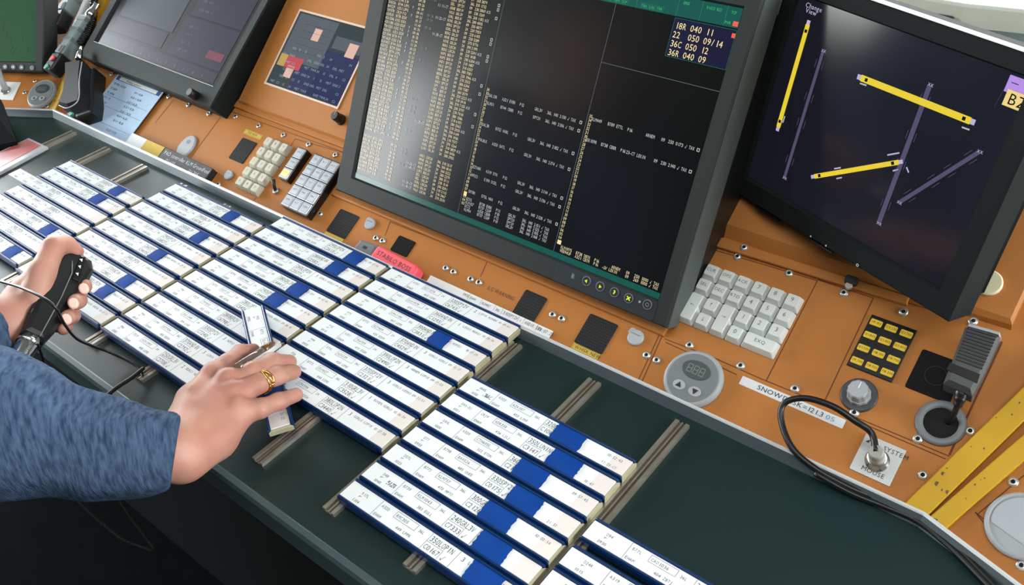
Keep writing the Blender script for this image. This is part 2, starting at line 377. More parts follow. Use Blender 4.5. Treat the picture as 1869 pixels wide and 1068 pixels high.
def paper_text(b, z, d, y0, hgt):
    """printed fields of one strip; x along the strip from its left end, y0 = lower edge of the paper"""
    Y = lambda t: y0 + hgt * t
    L = LEN; lw = 0.00035
    b.text(d['a'], L * .085, Y(.60), 0.0030, z, 1, 0.72); b.line((L * .083, Y(.50)), (L * .10, Y(.50)), lw, z, 1); b.text('P', L * .085, Y(.40), 0.0020, z, 1)
    b.text(d['b'], L * .070, Y(.10), 0.0030, z, 1, 0.72)
    for x in (.20, .505, .665): b.line((L * x, Y(.02)), (L * x, Y(.98)), lw, z, 1)
    b.text(d['t'], L * .212, Y(.64), 0.0031, z, 1, 0.72); b.text('EHAM', L * .208, Y(.10), 0.0031, z, 1, 0.72)
    b.frame(L * .295, L * .425, Y(.54), Y(.93), lw, z, 1); b.text(d['c'], L * .303, Y(.63), 0.0032, z, 1, 0.74)
    b.text(d['rw'], L * .44, Y(.63), 0.0030, z, 1, 0.7); b.text(d['d'], L * .345, Y(.13), 0.0030, z, 1, 0.72)
    b.text(d['s'], L * .512, Y(.58), 0.0056, z, 1, 0.62, wx=.92); b.text(d['k'], L * .512, Y(.12), 0.0050, z, 1, 0.66); b.line((L * .505, Y(.51)), (L * .60, Y(.51)), lw, z, 1)
    b.line((L * .60, Y(.02)), (L * .60, Y(.51)), lw, z, 1); b.text('\u221a', L * .612, Y(.10), 0.0052, z, 1)
    b.text(d['n'], L * .69, Y(.60), 0.0044, z, 1); b.text(d['f'], L * .725, Y(.64), 0.0031, z, 1, 0.74)
    if d['h']: b.text(d['h'], L * .865, Y(.64), 0.0031, z, 1, 0.66)
    if d.get('h2'): b.text(d['h2'], L * .865, Y(.12), 0.0029, z, 1, 0.7)
    if d.get('q'):
        x0 = L * .135 if d['q'] == 1 else L * .87
        for i in range(9):
            for j in range(4):
                if random.random() < .6: b.rect(x0 + i * .0011, x0 + i * .0011 + .0009, Y(.30) + j * .0012, Y(.30) + j * .0012 + .0010, z, 1)
def holder_meshes(key, tape=None, shift=0.0, seed=0):
    """returns list of (name, MB, mats) for one holder; local x along, y across 0..PIT, z=0 at top of the paper"""
    random.seed(seed); out = []
    w0, w1 = 0.0006, PIT - 0.0004; b = MB()
    b.box(0.002, LEN - 0.006, w0, w1, -0.0078, -0.0015)
    for (a, c) in ((w0, w0 + 0.0036), (w1 - 0.0036, w1)):
        R = []; m = (a + c) / 2; hw = (c - a) / 2
        for x, k in ((0.0, .25), (0.0006, .8), (0.0016, 1.0), (LEN - 0.0025, 1.0), (LEN - 0.0012, .75)):
            R.append([(x, m + hw * math.cos(t) * (1 if k > .5 else .6), -0.0078 + (0.0078 + 0.0016) * (0.5 + 0.5 * math.sin(t)) * (k * .3 + .7) if math.sin(t) > 0 else -0.0078) for t in [math.radians(q) for q in (0, 30, 60, 90, 120, 150, 180, 270)]])
        b.rings(R, smooth=False)
    out.append(('holder_body', b, [M_blue]))
    e = MB(); e.rings([[(LEN - 0.0060, w0 + .0037, -0.0076), (LEN - 0.0060, w1 - .0037, -0.0076), (LEN - 0.0060, w1 - .0037, -0.0015), (LEN - 0.0060, w0 + .0037, -0.0015)],
                       [(LEN - 0.0020, w0 + .0037, -0.0076), (LEN - 0.0020, w1 - .0037, -0.0076), (LEN - 0.0020, w1 - .0037, -0.0014), (LEN - 0.0020, w0 + .0037, -0.0014)],
                       [(LEN, w0 + .0010, -0.0074), (LEN, w1 - .0010, -0.0074), (LEN, w1 - .0010, -0.0026), (LEN, w0 + .0010, -0.0026)]])
    out.append(('end_stop', e, [M_cream]))
    p = MB(); y0, y1 = w0 + 0.0036, w1 - 0.0036
    p.box(0.0006 - shift, LEN - 0.0024, y0, y1, -0.0012, -0.0002)
    p.rect(LEN * .90, LEN - 0.0024, y0, y1, -0.00014, 2)
    d = SPEC.get(key) or rnd(); pt = MB(); paper_text(pt, -0.00010, d, y0, y1 - y0)
    if shift: pt.v = [(x - shift, y, z) for x, y, z in pt.v]
    p.add(pt.v, pt.f, 1)
    out.append(('paper_strip', p, [M_paper, M_ink, M_endpap]))
    if tape:
        t0, t1 = tape; n = 9; t = MB(); V = []
        for j in range(n + 1):
            y = y0 - 0.0006 + (y1 - y0 + 0.0012) * j / n; sl = -0.0015 * (j / n)
            a = L0 = LEN * t0 + sl + random.uniform(-1, 1) * 0.0006; c = LEN * t1 + sl + random.uniform(-1, 1) * 0.0006
            for i in range(5):
                x = a + (c - a) * i / 4; z = 0.0002 + 0.0013 * math.sin(math.pi * j / n) * (0.6 + 0.4 * math.sin(math.pi * i / 4))
                V.append((x, y, z))
        F = [(j * 5 + i, j * 5 + i + 1, (j + 1) * 5 + i + 1, (j + 1) * 5 + i) for j in range(n) for i in range(4)]
        t.add(V, F, 0, True)
        t.add([(x, y, -0.0001) for x, y, z in V], [tuple(reversed(f)) for f in F], 0, True)
        out.append(('blue_cover_slip', t, [M_tape]))
    return out
TAPES = [(216, 348), (182, 362), (92, 418), (22, 460), (425, 393), (366, 433), (290, 465), (232, 513), (192, 533), (652, 469), (613, 491), (545, 529), (505, 548), (803, 620),
         (1037, 800), (1026, 851), (966, 868), (955, 918), (905, 948), (893, 1006), (885, 1055)]
BAYS = [(0.98, 7), (2.80, 9), (3.757, 10), (3.80, 8), (0.535, 7)]
TWID = {0: .115, 1: .105, 2: .12, 3: .115, 4: .165}
tapes = {}
for (x, y) in TAPES:
    u, v = DESK.px(x, y); k = int(u // PCH); r = int((BAYS[k][0] * PIT - v) // PIT)
    fr_ = (u - k * PCH) / LEN; tapes[(k, r)] = (fr_ - TWID[k] / 2, fr_ + TWID[k] / 2)
ORD = ['first', 'second', 'third', 'fourth', 'fifth', 'sixth', 'seventh', 'eighth', 'ninth', 'tenth']
def place_holder(k, r, v, lab, shift=0.0):
    h = thing('strip_holder', lab, 'flight strip holder', Matrix.Translation((k * PCH, v * PIT - PIT, Z0)), 'flight strip holders in column %d' % (k + 1))
    for n, b, ms in holder_meshes((k, r), tapes.get((k, r)), shift, 100 * k + r + 5): b.build(n, ms, h)
    return h
for k, (top, n) in enumerate(BAYS):
    for r in range(n):
        tp = (k, r) in tapes
        pos = '%s from the far end' % ORD[r] if r < n - 1 else 'nearest the desk front'
        lab = 'strip holder %s, %s column from the left, %s' % ('with blue slip' if tp else ('with paper slid out' if (k, r) == (0, 2) else 'without blue slip'), ORD[k], pos)
        place_holder(k, r, top - r, lab, 0.046 if (k, r) == (0, 2) else 0.0)
for r, v in enumerate((-2.135, -3.35, -4.35)):
    place_holder(5, r, v, 'blue strip holder, rightmost column at the bottom, %s' % ('topmost, above a gap' if r == 0 else ('middle one, printed A319' if r == 1 else 'lowest, cut by the frame')))
# the holder in the hand, lying across the others
a = at(460, 562, 0.0125); c_ = at(513, 784, 0.0085)
dv = c_ - a; U_ = dv / np.linalg.norm(dv); HF = Fr(a, U_, np.cross([0, 0, 1.0], U_))
hh = thing('strip_holder', 'blue flight strip holder held slanting under the fingers of the right hand', 'flight strip holder', HF.mat(0, -PIT / 2, 0.0))
for n, b, ms in holder_meshes((9, 9), (.62, .80), 0.0, 77): b.build(n, ms, hh)

# ------------------------------------------------------------------ control console
T29 = math.radians(29)
P1 = tilt((0, .103, -.03), 0, 29)
# the two wings share an edge with the middle panel under the yellow bars
bR0, bR1 = P1.pt(*P1.px(1700, 925)), P1.pt(*P1.px(1869, 757))
WR = Fr(np.array([1.217, .103, -.03]), (math.cos(aR), -math.sin(aR), 0), bR1 - bR0)
sR = (bR1 - bR0) / np.linalg.norm(bR1 - bR0)
bL0, bL1 = P1.pt(*P1.px(96, 203)), P1.pt(*P1.px(184, 0))
sL = (bL1 - bL0) / np.linalg.norm(bL1 - bL0)
WL = Fr(np.array([-.19, .103, -.03]), (math.cos(aL), math.sin(aL), 0), sL)
console = thing('control_console', 'orange bolted metal control console sloping up behind the desk', 'console', Matrix.Translation((0.5, 0.3, 0)))
CI = Matrix.Translation((0.5, 0.3, 0)).inverted()
def onfr(o, fr, u=0.0, v=0.0, h=0.0, rot=0.0):
    """place a child whose mesh is in plane coordinates"""
    p = o.parent; o.matrix_parent_inverse = Matrix.Identity(4)
    o.matrix_local = p.matrix_world.inverted() @ fr.mat(u, v, h, rot); return o
SMAX = 0.42
uR0, uR1 = P1.px(1700, 925)[0], None
def P1uv(P): d = P - P1.O; return float(d @ P1.U), float(d @ P1.V)
Rb = [P1uv(np.array([1.217, .106, -.03]) + sR * t) for t in (0, .37)]
Lb = [P1uv(np.array([-.19, .106, -.03]) + sL * t) for t in (0, .37)]
console_poly = [Lb[0], Rb[0], Rb[1], Lb[1]]
pm = MB(); pm.prism(console_poly, -0.006, 0.0)
GR = [[(395.5, 194), (627, 278)], [(412, 201), (363, 268), (340, 300)], [(538.7, 253.6), (627, 279)], [(538.7, 253.6), (517, 290)], [(464, 366), (482, 342)], [(712, 405), (890, 476), (877, 505)], [(712, 405), (703, 430)],
      [(1037, 540.6), (1210, 610), (1172, 696)], [(1205, 608), (1166, 692)], [(1213.5, 618.8), (1300, 652), (1390, 692), (1567, 764), (1732.6, 833)], [(1300, 455), (1492, 512.5), (1398.7, 694.5)], [(1492.7, 511), (1594, 544), (1503, 736)],
      [(1215, 625), (1345, 684)], [(1828.6, 624), (1732.6, 831)], [(1567, 770), (1726, 838)], [(317, 182), (283, 225)], [(299, 160), (395.5, 194)], [(1309, 443), (1637.6, 547), (1700, 566)], [(1300, 440), (1213, 612)]]
for g in GR:
    for a, b in zip(g[:-1], g[1:]):
        pm.line(P1.px(*a), P1.px(*b), 0.0009 if a != (1828.6, 624) else 0.0018, 0.0002, 1)
o = pm.build('middle_panel', [M_orange, M_groove], console); onfr(o, P1)
wp = MB(); wp.prism([(0.0, 0.0035), (0.7, 0.0035), (0.7, 0.37), (0.0, 0.37)], -0.006, 0.0)
wp.v = [(x + (y * 0.0), y, z) for x, y, z in wp.v]
def wing(fr, sgn, edge):
    e = np.array([edge @ fr.U, edge @ fr.V]); e = e / e[1]
    b = MB(); poly = [(0, 0.0), (sgn * 0.7, 0.0), (sgn * 0.7 , 0.37), (e[0] * .37, 0.37)]
    b.prism(poly, -0.006, 0.0); return b
b = wing(WR, 1, sR)
for g in [[(1780, 935), (1865, 1005)], [(1783, 940), (1869, 868)], [(1780, 935), (1800, 960)]]:
    b.line(WR.px(*g[0]), WR.px(*g[1]), 0.0009, 0.0002, 1)
onfr(b.build('right_wing_panel', [M_orange, M_groove], console), WR)
onfr(wing(WL, -1, sL).build('left_wing_panel', [M_orange, M_groove], console), WL)
# body behind the panels
bb = MB()
bb.box(-0.1, 1.15, 0.125, 0.52, 0.0, Z0 - 0.14); bb.build('cabinet_body', M_orange, console, CI)
tp_ = P1.pt(0, 0.37)
bt = MB(); bt.box(Lb[1][0] - .02, Rb[1][0] + .05, tp_[1] - 0.01, tp_[1] + 0.10, tp_[2] + Z0 - 0.02, tp_[2] + Z0 + 0.002)
bt.build('top_ledge', M_grey, console, CI)

def screw(fr, x, y, r=0.0044):
    u, v = fr.px(x, y, 0.001); b = MB()
    b.lathe([(r, 0), (r, 0.0006), (r * .82, 0.0016), (r * .55, 0.0020), (r * .42, 0.0020), (r * .40, 0.0006)], 16, 0)
    b.plate(circ(r * .42, 6), 0.0021, 1)
    onfr(b.build('screw', [M_steel, M_hole], console), fr, u, v)
for x, y in [(343.5, 191), (381, 207), (400, 187), (430, 212), (472, 229), (517, 246), (563, 263), (612, 282.5), (584, 390), (398, 336), (686, 434), (698, 439), (203.6, 135), (307.6, 176),
             (813.5, 488.7), (827.5, 495.7), (859, 508.8), (874, 515), (1008.5, 573.8), (1025, 581), (1180, 648), (1198.6, 657), (1258.5, 629.5), (1345.7, 467.7), (1440, 498.4),
             (1351.7, 667), (1450.9, 709), (1540, 534), (1649, 569), (1559, 753), (1675, 801), (1684, 867), (1770.6, 786.5)]:
    screw(P1, x, y)
screw(WR, 1849, 879.5); screw(WR, 1864, 1032)
for x, y in [(99.7, 137.6), (64, 147), (45, 168.5), (85.7, 194)]: screw(WL, x, y, .004)

# raised touch-screen housing at the left and raised housing under the right monitor
q0 = P1.pt(*P1.px(433, 184, 0.008), 0.008); TF = tilt(q0, 0, 41)
hb = MB()
wT = 0.30; tl_ = TF.px(650, 4)[1] + .012
V0 = [(0, 0, 0), (wT, 0, 0), (wT, tl_, 0), (0, tl_, 0)]
V1 = [(-.002, -.004, -.011), (wT + .002, -.004, -.011), (wT + .002, tl_, -.16), (-.002, tl_, -.16)]
hb.rings([V1, [(x, y - .0005, z - .0025) for x, y, z in V0], [(x + (0.002 if i in (0, 3) else -.002), y + (0.002 if i < 2 else 0), z) for i, (x, y, z) in enumerate(V0)]])
tb = thing('touch_panel', 'orange raised housing with a recessed touch screen, left of the big monitor', 'touch screen', TF.mat())
hb.build('housing', [M_orange], tb)
# narrow ledge between housing and panel
lb = MB(); u0, v0 = P1.px(424, 194); lb.prism([(P1.px(405, 190)[0], P1.px(405, 190)[1] + .002), (P1.px(631, 276)[0] + .03, P1.px(631, 276)[1] + .002), (P1.px(631, 262)[0] + .03, P1.px(631, 262)[1]), (P1.px(425, 183)[0], P1.px(425, 183)[1] + .004)], 0, 0.004, 0.001)
onfr(lb.build('ledge_strip', M_orange, console), P1)
G_d = glow('touch_dark', (52, 62, 66), 0.9, .2); G_n = glow('touch_navy', (40, 46, 84), 1.0, .2); G_g = glow('touch_grey', (84, 92, 98), 1.0, .2)
G_w = glow('touch_text', (150, 165, 180), .9); G_p = glow('touch_pink', (216, 176, 160), 1.0); G_y = glow('touch_yellow', (190, 160, 80), .9); G_r = glow('touch_red', (190, 70, 80), .9)
tsl = [(549, 20.7), (683.8, 57.3), (615, 195), (487, 151)]
S = [TF.px(*p) for p in tsl]; x0, x1 = (S[0][0] + S[3][0]) / 2, (S[1][0] + S[2][0]) / 2; y0, y1 = (S[3][1] + S[2][1]) / 2, (S[0][1] + S[1][1]) / 2
sc_ = MB(); sc_.rect(x0, x1, y0, y1, 0.0006, 0)
sw, sh = x1 - x0, y1 - y0
def trect(a, b, c, d, mi, z=0.0008): sc_.rect(x0 + sw * a, x0 + sw * b, y0 + sh * c, y0 + sh * d, z, mi)
trect(.02, .56, .36, .98, 2); trect(.56, .99, .02, .62, 1); trect(.30, .99, .02, .36, 1); trect(.60, .97, .66, .82, 2)
trect(.02, .12, .26, .42, 5, .001); trect(.12, .34, .26, .42, 6, .001); trect(.30, .40, .68, .84, 4, .001); trect(.17, .27, .14, .30, 4, .001); trect(.80, .92, .60, .78, 4, .001)
for i in range(11):
    for j in range(6):
        if random.random() < .8: sc_.text('%s' % random.choice(['12', '24', 'TWR', 'GND', '3', '8', 'DEL', 'MET', 'C2']), x0 + sw * (.04 + i * .087), y0 + sh * (.03 + j * .095), 0.0035, 0.0011, 3)
for j in range(5): sc_.line((x0 + sw * .14, y0 + sh * (.5 + .09 * j)), (x0 + sw * .52, y0 + sh * (.5 + .09 * j)), .0004, .001, 0)
sc_.build('screen', [G_d, G_n, G_g, G_w, G_p, G_y, G_r], tb)
fb = MB(); fr_w = 0.003
fb.ringplate([(x0 - fr_w, y0 - fr_w), (x1 + fr_w, y0 - fr_w), (x1 + fr_w, y1 + fr_w), (x0 - fr_w, y1 + fr_w)], [(x0, y0), (x1, y0), (x1, y1), (x0, y1)], 0.0, 0.0016)
fb.build('screen_trim', mat('pale_edge', (222, 196, 176), .4), tb)
def knob(fr, x, y, name, label, r, h, mats_, parentless=True, flut=0, base=0.0):
    u, v = fr.px(x, y, h * .5); t = thing(name, label, 'knob', fr.mat(u, v, 0))
    if base: MB().lathe([(base, 0), (base, .0012), (base * .93, .0022)], 36).build('dial_plate', mats_[1], t)
    R = []; n = 40
    for k, (rr, z) in enumerate([(r * 1.06, .0015), (r * 1.03, h * .35), (r * .94, h * .36), (r * .88, h * .93), (r * .78, h)]):
        R.append([(rr * (1 + (flut if (i % 4 < 2) else 0)) * math.cos(2 * math.pi * i / n), rr * (1 + (flut if (i % 4 < 2) else 0)) * math.sin(2 * math.pi * i / n), z) for i in range(n)])
    MB().rings(R).build('grip', mats_[0], t)
    MB().box(-.0005, .0005, r * .1, r * .75, h, h + .0003).build('pointer_mark', mats_[2], t)
    return t
knob(TF, 617, 215, 'rotary_knob', 'small black rotary knob on the orange housing below the touch screen', .0072, .017, (M_black, M_black, M_grey))

q1 = P1.pt(*P1.px(1319, 411, 0.010), 0.010); BF = tilt(q1, 0, 33)
rbx = MB(); wB = BF.px(1843, 601)[0]
o0 = BF.px(1300, 432); dl = 0.26
V0 = [(-.004, 0, 0), (wB, 0, 0), (wB, dl, 0), (-.004, dl, 0)]
rbx.rings([[(-.006, -.012, -.012), (wB + .001, -.010, -.026), (wB + .001, dl, -.06), (-.006, dl, -.04)], [(x, y - .001, z - .003) for x, y, z in V0], [(x + (0.003 if i in (0, 3) else -.003), y + (0.003 if i < 2 else 0), z) for i, (x, y, z) in enumerate(V0)]])
onfr(rbx.build('monitor_plinth', M_orange, console), BF)
st = MB(); st.prism([P1.px(1304, 452), P1.px(1309, 434), P1.px(1660, 545), P1.px(1655, 560)], 0, .005, .0012)
onfr(st.build('ledge_strip', M_orange, console), P1)
screw(P1.up(.005), 1358, 451); screw(P1.up(.004), 1776, 586)
u, v = BF.px(1803, 516, .002)
onfr(MB().lathe([(.0125, 0), (.0125, .003), (.011, .0042)], 32).build('round_cap', mat('cream_disc', (214, 206, 172), .5), console), BF, u, v)
u, v = P1.px(1554, 512, .008)
lk = thing('panel_latch', 'small black latch on the orange ledge under the right monitor', 'latch', P1.mat(u, v, .005)); MB().prism(rrect(.012, .008, .002), 0, .006, .001).build('latch_body', M_black, lk); MB().lathe([(.0035, .0), (.0035, .004)], 12, cy=-.006).build('latch_stud', M_steel, lk)

# ------------------------------------------------------------------ monitors
def bezel(fr, w, h, l, r, bt, tp, depth, mats_, t, rad=.004, back=0.0):
    """housing around a screen: frame in front, shell behind"""
    b = MB(); out = [(-l, -bt), (w + r, -bt), (w + r, h + tp), (-l, h + tp)]; inn = [(0, 0), (w, 0), (w, h), (0, h)]; n = 4
    z = .004
    mid = [(-.002, -.002), (w + .002, -.002), (w + .002, h + .002), (-.002, h + .002)]
    oo = [(-l + .002, -bt + .002), (w + r - .002, -bt + .002), (w + r - .002, h + tp - .002), (-l + .002, h + tp - .002)]
    R = [[(x, y, -depth) for x, y in out], [(x, y, z - .002) for x, y in out], [(x, y, z) for x, y in oo], [(x, y, z) for x, y in mid], [(x, y, -.001) for x, y in inn]]
    b.rings(R, 0, cap0=True, cap1=False)
    return b.build('housing', mats_, t)
BM = tilt((.472, .174, .044), 0, 62); BW, BH = .452, .290
bm = thing('monitor', 'large dark grey monitor with rows of amber text and runway winds', 'monitor', BM.mat())
ho = bezel(BM, BW, BH, .027, .018, .0245, .026, .034, [M_bezel], bm)
sd = MB(); sd.box(BW + .0182, BW + .0194, -.0245, BH + .026, -.034, .0015)
MB().box(.0, BW + .016, .0, BH + .02, -.15, -.0342).build('rear_shell', M_black, bm)
sd.build('side_rail', M_bezel2, bm)
S0 = glow('screen_black', (14, 15, 16), .35, .2); S_t = glow('screen_amber_text', (226, 210, 168), 1.0, .2); S_w = glow('screen_white_text', (200, 205, 205), .9, .2)
S_g = glow('screen_teal', (18, 92, 84), .8, .2); S_gl = glow('screen_teal_line', (40, 140, 110), .8, .2); S_r = glow('screen_red', (232, 96, 80), 1.0, .2); S_n = glow('screen_navy', (26, 26, 64), .7, .2); S_gr = glow('screen_green_text', (70, 200, 110), .9, .2); S_dim = glow('screen_dim_text', (120, 132, 134), .8, .2); S_hl = glow('screen_highlight', (244, 222, 160), 1.0, .2)
sm = MB(); sm.rect(0, BW, 0, BH, 0, 0); z = .0003
sm.rect(0, BW, 0, .0065, z, 3); sm.rect(0, BW, .2715, BH, z, 3)
RP = .0047; rr = random.Random(3)
cx = lambda X, Y=85: BM.px(X, Y)[0]
colx = [cx(640 + 318 / 5.84), cx(640 + 425 / 5.84), cx(640 + 490 / 5.84), cx(640 + 583 / 5.84), cx(640 + 636 / 5.84), cx(640 + 753 / 5.84), cx(640 + 800 / 5.84), cx(640 + 978 / 5.84), cx(640 + 1052 / 5.84), cx(640 + 1185 / 5.84), cx(640 + 1243 / 5.84), cx(640 + 1298 / 5.84), cx(640 + 1372 / 5.84), cx(640 + 1478 / 5.84)]
def T(b, s, x, y, h, mi, cw=.66): b.text(s, x, y, h, z * 2, mi, cw)
for i in range(56):
    y = .0125 + i * RP
    if y > .262: break
    if 10 <= i <= 10: continue
    th = .0032
    T(sm, rr.choice(CALL) + str(rr.randint(100, 1999))[:4], colx[0], y, th, 1); T(sm, rr.choice(TYPES), colx[1], y, th, 1); T(sm, rr.choice(['P12', 'E18', 'EGKK', 'LFPG', 'EDDF'])[:4], colx[2], y, th, 1)
    if rr.random() < .5 and i > 10: T(sm, 'P', colx[3], y, th, 2)
    T(sm, '%02d:%02d' % (rr.randint(9, 11), rr.randint(10, 59)), colx[4], y, th, 1)
    if rr.random() < .35: T(sm, '%02d:%02d' % (rr.randint(9, 11), rr.randint(10, 59)), colx[5], y, th, 7)
    if rr.random() < .13: T(sm, '11:%02d-CT' % rr.randint(10, 59), colx[6] + .006, y, th, 2)
    T(sm, rr.choice(FIX)[:4], colx[7], y, th, 1); T(sm, rr.choice(['SPY2V', 'GRL3V', 'LEK2N', 'BER1V']), colx[8], y, th, 1)
    T(sm, rr.choice(['36L', '09', '24']), colx[9], y, th, 1); T(sm, str(rr.randint(20, 39) * 10), colx[10], y, th, 1); T(sm, str(rr.randint(1000, 7600)), colx[11], y, th, 1)
    if rr.random() < .3: T(sm, 'ACK', colx[12], y, th, 2)
    if rr.random() < .2: sm.frame(colx[13], colx[13] + .003, y, y + .0034, .0006, z * 2, 2)
for xx in (.176, .3165): sm.line((xx, .0066), (xx, .2715), .0004, z, 7)
sm.line((.3165, .2124), (BW, .2124), .0004, z, 7)
for i, n_ in enumerate(range(3, 36)):
    y = .0175 + i * .0043
    T(sm, '%02d' % n_, .3185, y, .0033, 1)
    if n_ < 35: T(sm, '%02d' % n_, .1785, y + (.001), .0033, 1)
def frow(x, y, parts, mi=2):
    for dx, s in parts: T(sm, s, x + dx, y, .0034, mi, .62)
for X, Y, c, tp2 in [(888, 172, 'SAL13R', 'A321 EVBR'), (884, 186, 'KLM31', 'B744 CBBR'), (879, 226, 'SAL38', 'B752 AABL'), (872, 253, 'PALBLK', 'A320 DATL'), (862, 303, 'EZY68K', 'A319 DTN'), (859, 318, 'AFR22', 'E190 DCEL'), (855, 348, 'SKYBR', 'E75L NAN')]:
    x, y = BM.px(X, Y + 3)
    frow(max(x, .183), y, [(0, c), (.020, tp2), (.045, 'P12'), (.066, rr.choice(['GRL3V', 'BER3V', 'SPY2V'])), (.083, '36L 140 2%d \u221a TAX' % rr.randint(100, 199))]); sm.frame(max(x, .183) + .126, max(x, .183) + .129, y, y + .0033, .0006, z * 2, 2)
for j in range(4):
    y = .012 + j * .0043 + .0001; frow(.184, y, [(0, rr.choice(['KLM157', 'DCT2', 'EZY5', 'KLM94'])), (.020, rr.choice(['B738 EHBK', 'A320 CBBR', 'B737 CGHP'])), (.045, 'P%d' % rr.randint(10, 19)), (.063, rr.choice(['SPY2V', 'GRL3V'])), (.083, '36L 140 2%d \u221a TAX' % rr.randint(100, 199))])
for X, Y, ps in [(1080, 217, [(0, 'KLM449'), (.020, 'B789 ETTL'), (.044, 'P16'), (.066, 'ARNEM'), (.084, '09'), (.092, '250 0173 \u221a TAX')]), (1068, 254, [(0, 'AEK109R'), (.020, 'B738 CBBR'), (.044, 'P16'), (.051, '23-CT LEKIN'), (.084, '09'), (.092, '230 2140 \u221a TAX')])]:
    x, y = BM.px(X, Y + 3); frow(x, y, ps); sm.frame(x + .124, x + .127, y, y + .0033, .0006, z * 2, 2)
frow(.3245, .0125, [(0, 'KLM1975'), (.020, 'B738 DBTK'), (.044, 'P16'), (.066, 'ARNEM'), (.084, '09'), (.094, '250 1000 \u221a TAX')], 1); frow(.3245, .0085, [(0, 'WEB94UF'), (.020, 'A321 CBTM'), (.044, 'P16'), (.055, '-GV LEKIN'), (.084, '09'), (.094, '260 1000 \u221a TAX')], 1)
sm.rect(.3185, .3235, .0160, .0205, z * 1.5, 9); sm.rect(.1785, .1830, .0290, .0340, z * 1.5, 9)
nx0, nx1, ny0, ny1 = .3857, BW, .2330, .2700
sm.rect(nx0, nx1, ny0, ny1, z, 6)
for j, s in enumerate(['18R 040 11', '22  050 09/14', '36C 050 12', '36R 040 09']):
    sm.text(s, nx0 + .0022, ny1 - .0098 - j * .0086, .0060, z * 2, 9, .70)
sm.frame(nx0, nx1, ny0, ny1, .0003, z * 1.5, 4); sm.rect(nx1 - .0038, nx1, ny1 - .0075, ny1 - .0032, z * 2, 5)
for i, (a, s) in enumerate([(.250, 'TRT'), (.272, 'ESS'), (.300, 'ALL  ROT  NIL'), (.340, 'TSK'), (.3857, 'GMGS'), (.411, 'RIGCO BZO'), (.437, 'TCP')]):
    sm.line((a, .2716), (a, BH), .0004, z * 2, 4); sm.text(s, a + .0045, BH - .0065, .0027, z * 2, 8, .66)
for i, a in enumerate([.304, .313, .322, .345, .354, .363, .275]):
    sm.frame(a, a + .008, .2725, .2772, .0003, z * 2, 4); sm.text(['ACK', 'SEN', 'OCP', 'TRN', 'LOG', 'TWR', 'ESS'][i], a + .0008, .2735, .0025, z * 2, 8, .8)
sm.rect(.305, .320, .2800, .2840, z * 2, 5); sm.rect(.446, .4515, .2730, .2775, z * 2, 5); sm.text('PVR', .4375, .2738, .0027, z * 2, 8, .8)
sm.build('screen', [S0, S_t, S_w, S_g, S_gl, S_r, S_n, S_dim, S_gr, S_hl], bm)
cb = MB(); a0 = BM.px(998, 478)[0]; cb.plate(rrect(.128, .021, .003, cx=.390, cy=-.0125), .0043); cb.build('control_strip', mat('control_strip', (50, 56, 60), .3), bm)
M_lime = mat('lime_symbol', (40, 50, 10), .4, emis=(205, 235, 40), estr=1.0); M_ringg = mat('ring_grey', (120, 122, 140), .4)
for i, (X, Y, s) in enumerate([(1071, 513, 'L'), (1096, 523, 'R'), (1122, 533.5, 'C'), (1148, 544.5, 'X'), (1182, 556, 'O')]):
    u, v = BM.px(X, Y, .004); b = MB(); b.lathe([(.0052, .0040), (.0052, .0050), (.0045, .0050), (.0045, .0044)], 24, 0, u, v)
    zz = .0053; b.plate(circ(.0044, 20, u, v), .00515, 2)
    if s == 'L': b.plate([(u - .0022, v), (u + .001, v + .002), (u + .001, v - .002)], zz, 1)
    elif s == 'R': b.plate([(u + .0022, v), (u - .001, v + .002), (u - .001, v - .002)], zz, 1)
    elif s == 'C': b.line((u - .001, v + .0018), (u + .001, v + .0014), .0014, zz, 1); b.line((u + .001, v + .0014), (u - .0005, v - .002), .0014, zz + .0001, 1)
    elif s == 'X': b.line((u - .002, v + .002), (u + .002, v - .002), .0013, zz, 1); b.line((u - .002, v - .002), (u + .002, v + .002), .0013, zz + .0001, 1)
    else: b.ringplate(circ(.0022, 16, u, v), circ(.0014, 16, u, v), .0045, zz, 0)
    b.build('button', [M_ringg, M_lime, M_bezel], bm)
u, v = BM.px(1046, 504, .004); MB().frame(u - .002, u + .002, v - .0028, v + .0028, .0005, .0046).rect(u - .0013, u + .0013, v - .002, v + .002, .0046).build('sensor_window', M_greyd, bm)
u, v = BM.px(1168, 551, .004); MB().lathe([(.0014, .004), (.0012, .0052)], 12, 0, u, v).build('indicator_lamp', M_grey, bm)
# orange sill under the big monitor
s_lo, s_hi = P1.px(1213, 607)[1], P1.px(1215, 592)[1] + .004
ux0, ux1 = P1.px(609, 352)[0], P1.px(1217, 606)[0]
sl = MB(); sl.prism([(ux0, s_lo - .005), (ux1, s_lo - .005), (ux1, s_lo + .030), (ux0, s_lo + .030)], 0, .0045, .0022)
onfr(sl.build('monitor_sill', M_orange, console), P1)
# flat dark maroon sheet on the panel behind the big monitor
br = MB(); br.prism([P1.px(1235, 560), P1.px(1300, 432), (P1.px(1300, 432)[0], .34), (.47, .34), (.47, .13)], 0, .003); onfr(br.build('dark_recess', mat('dark_maroon', (58, 34, 26), .6), console), P1)

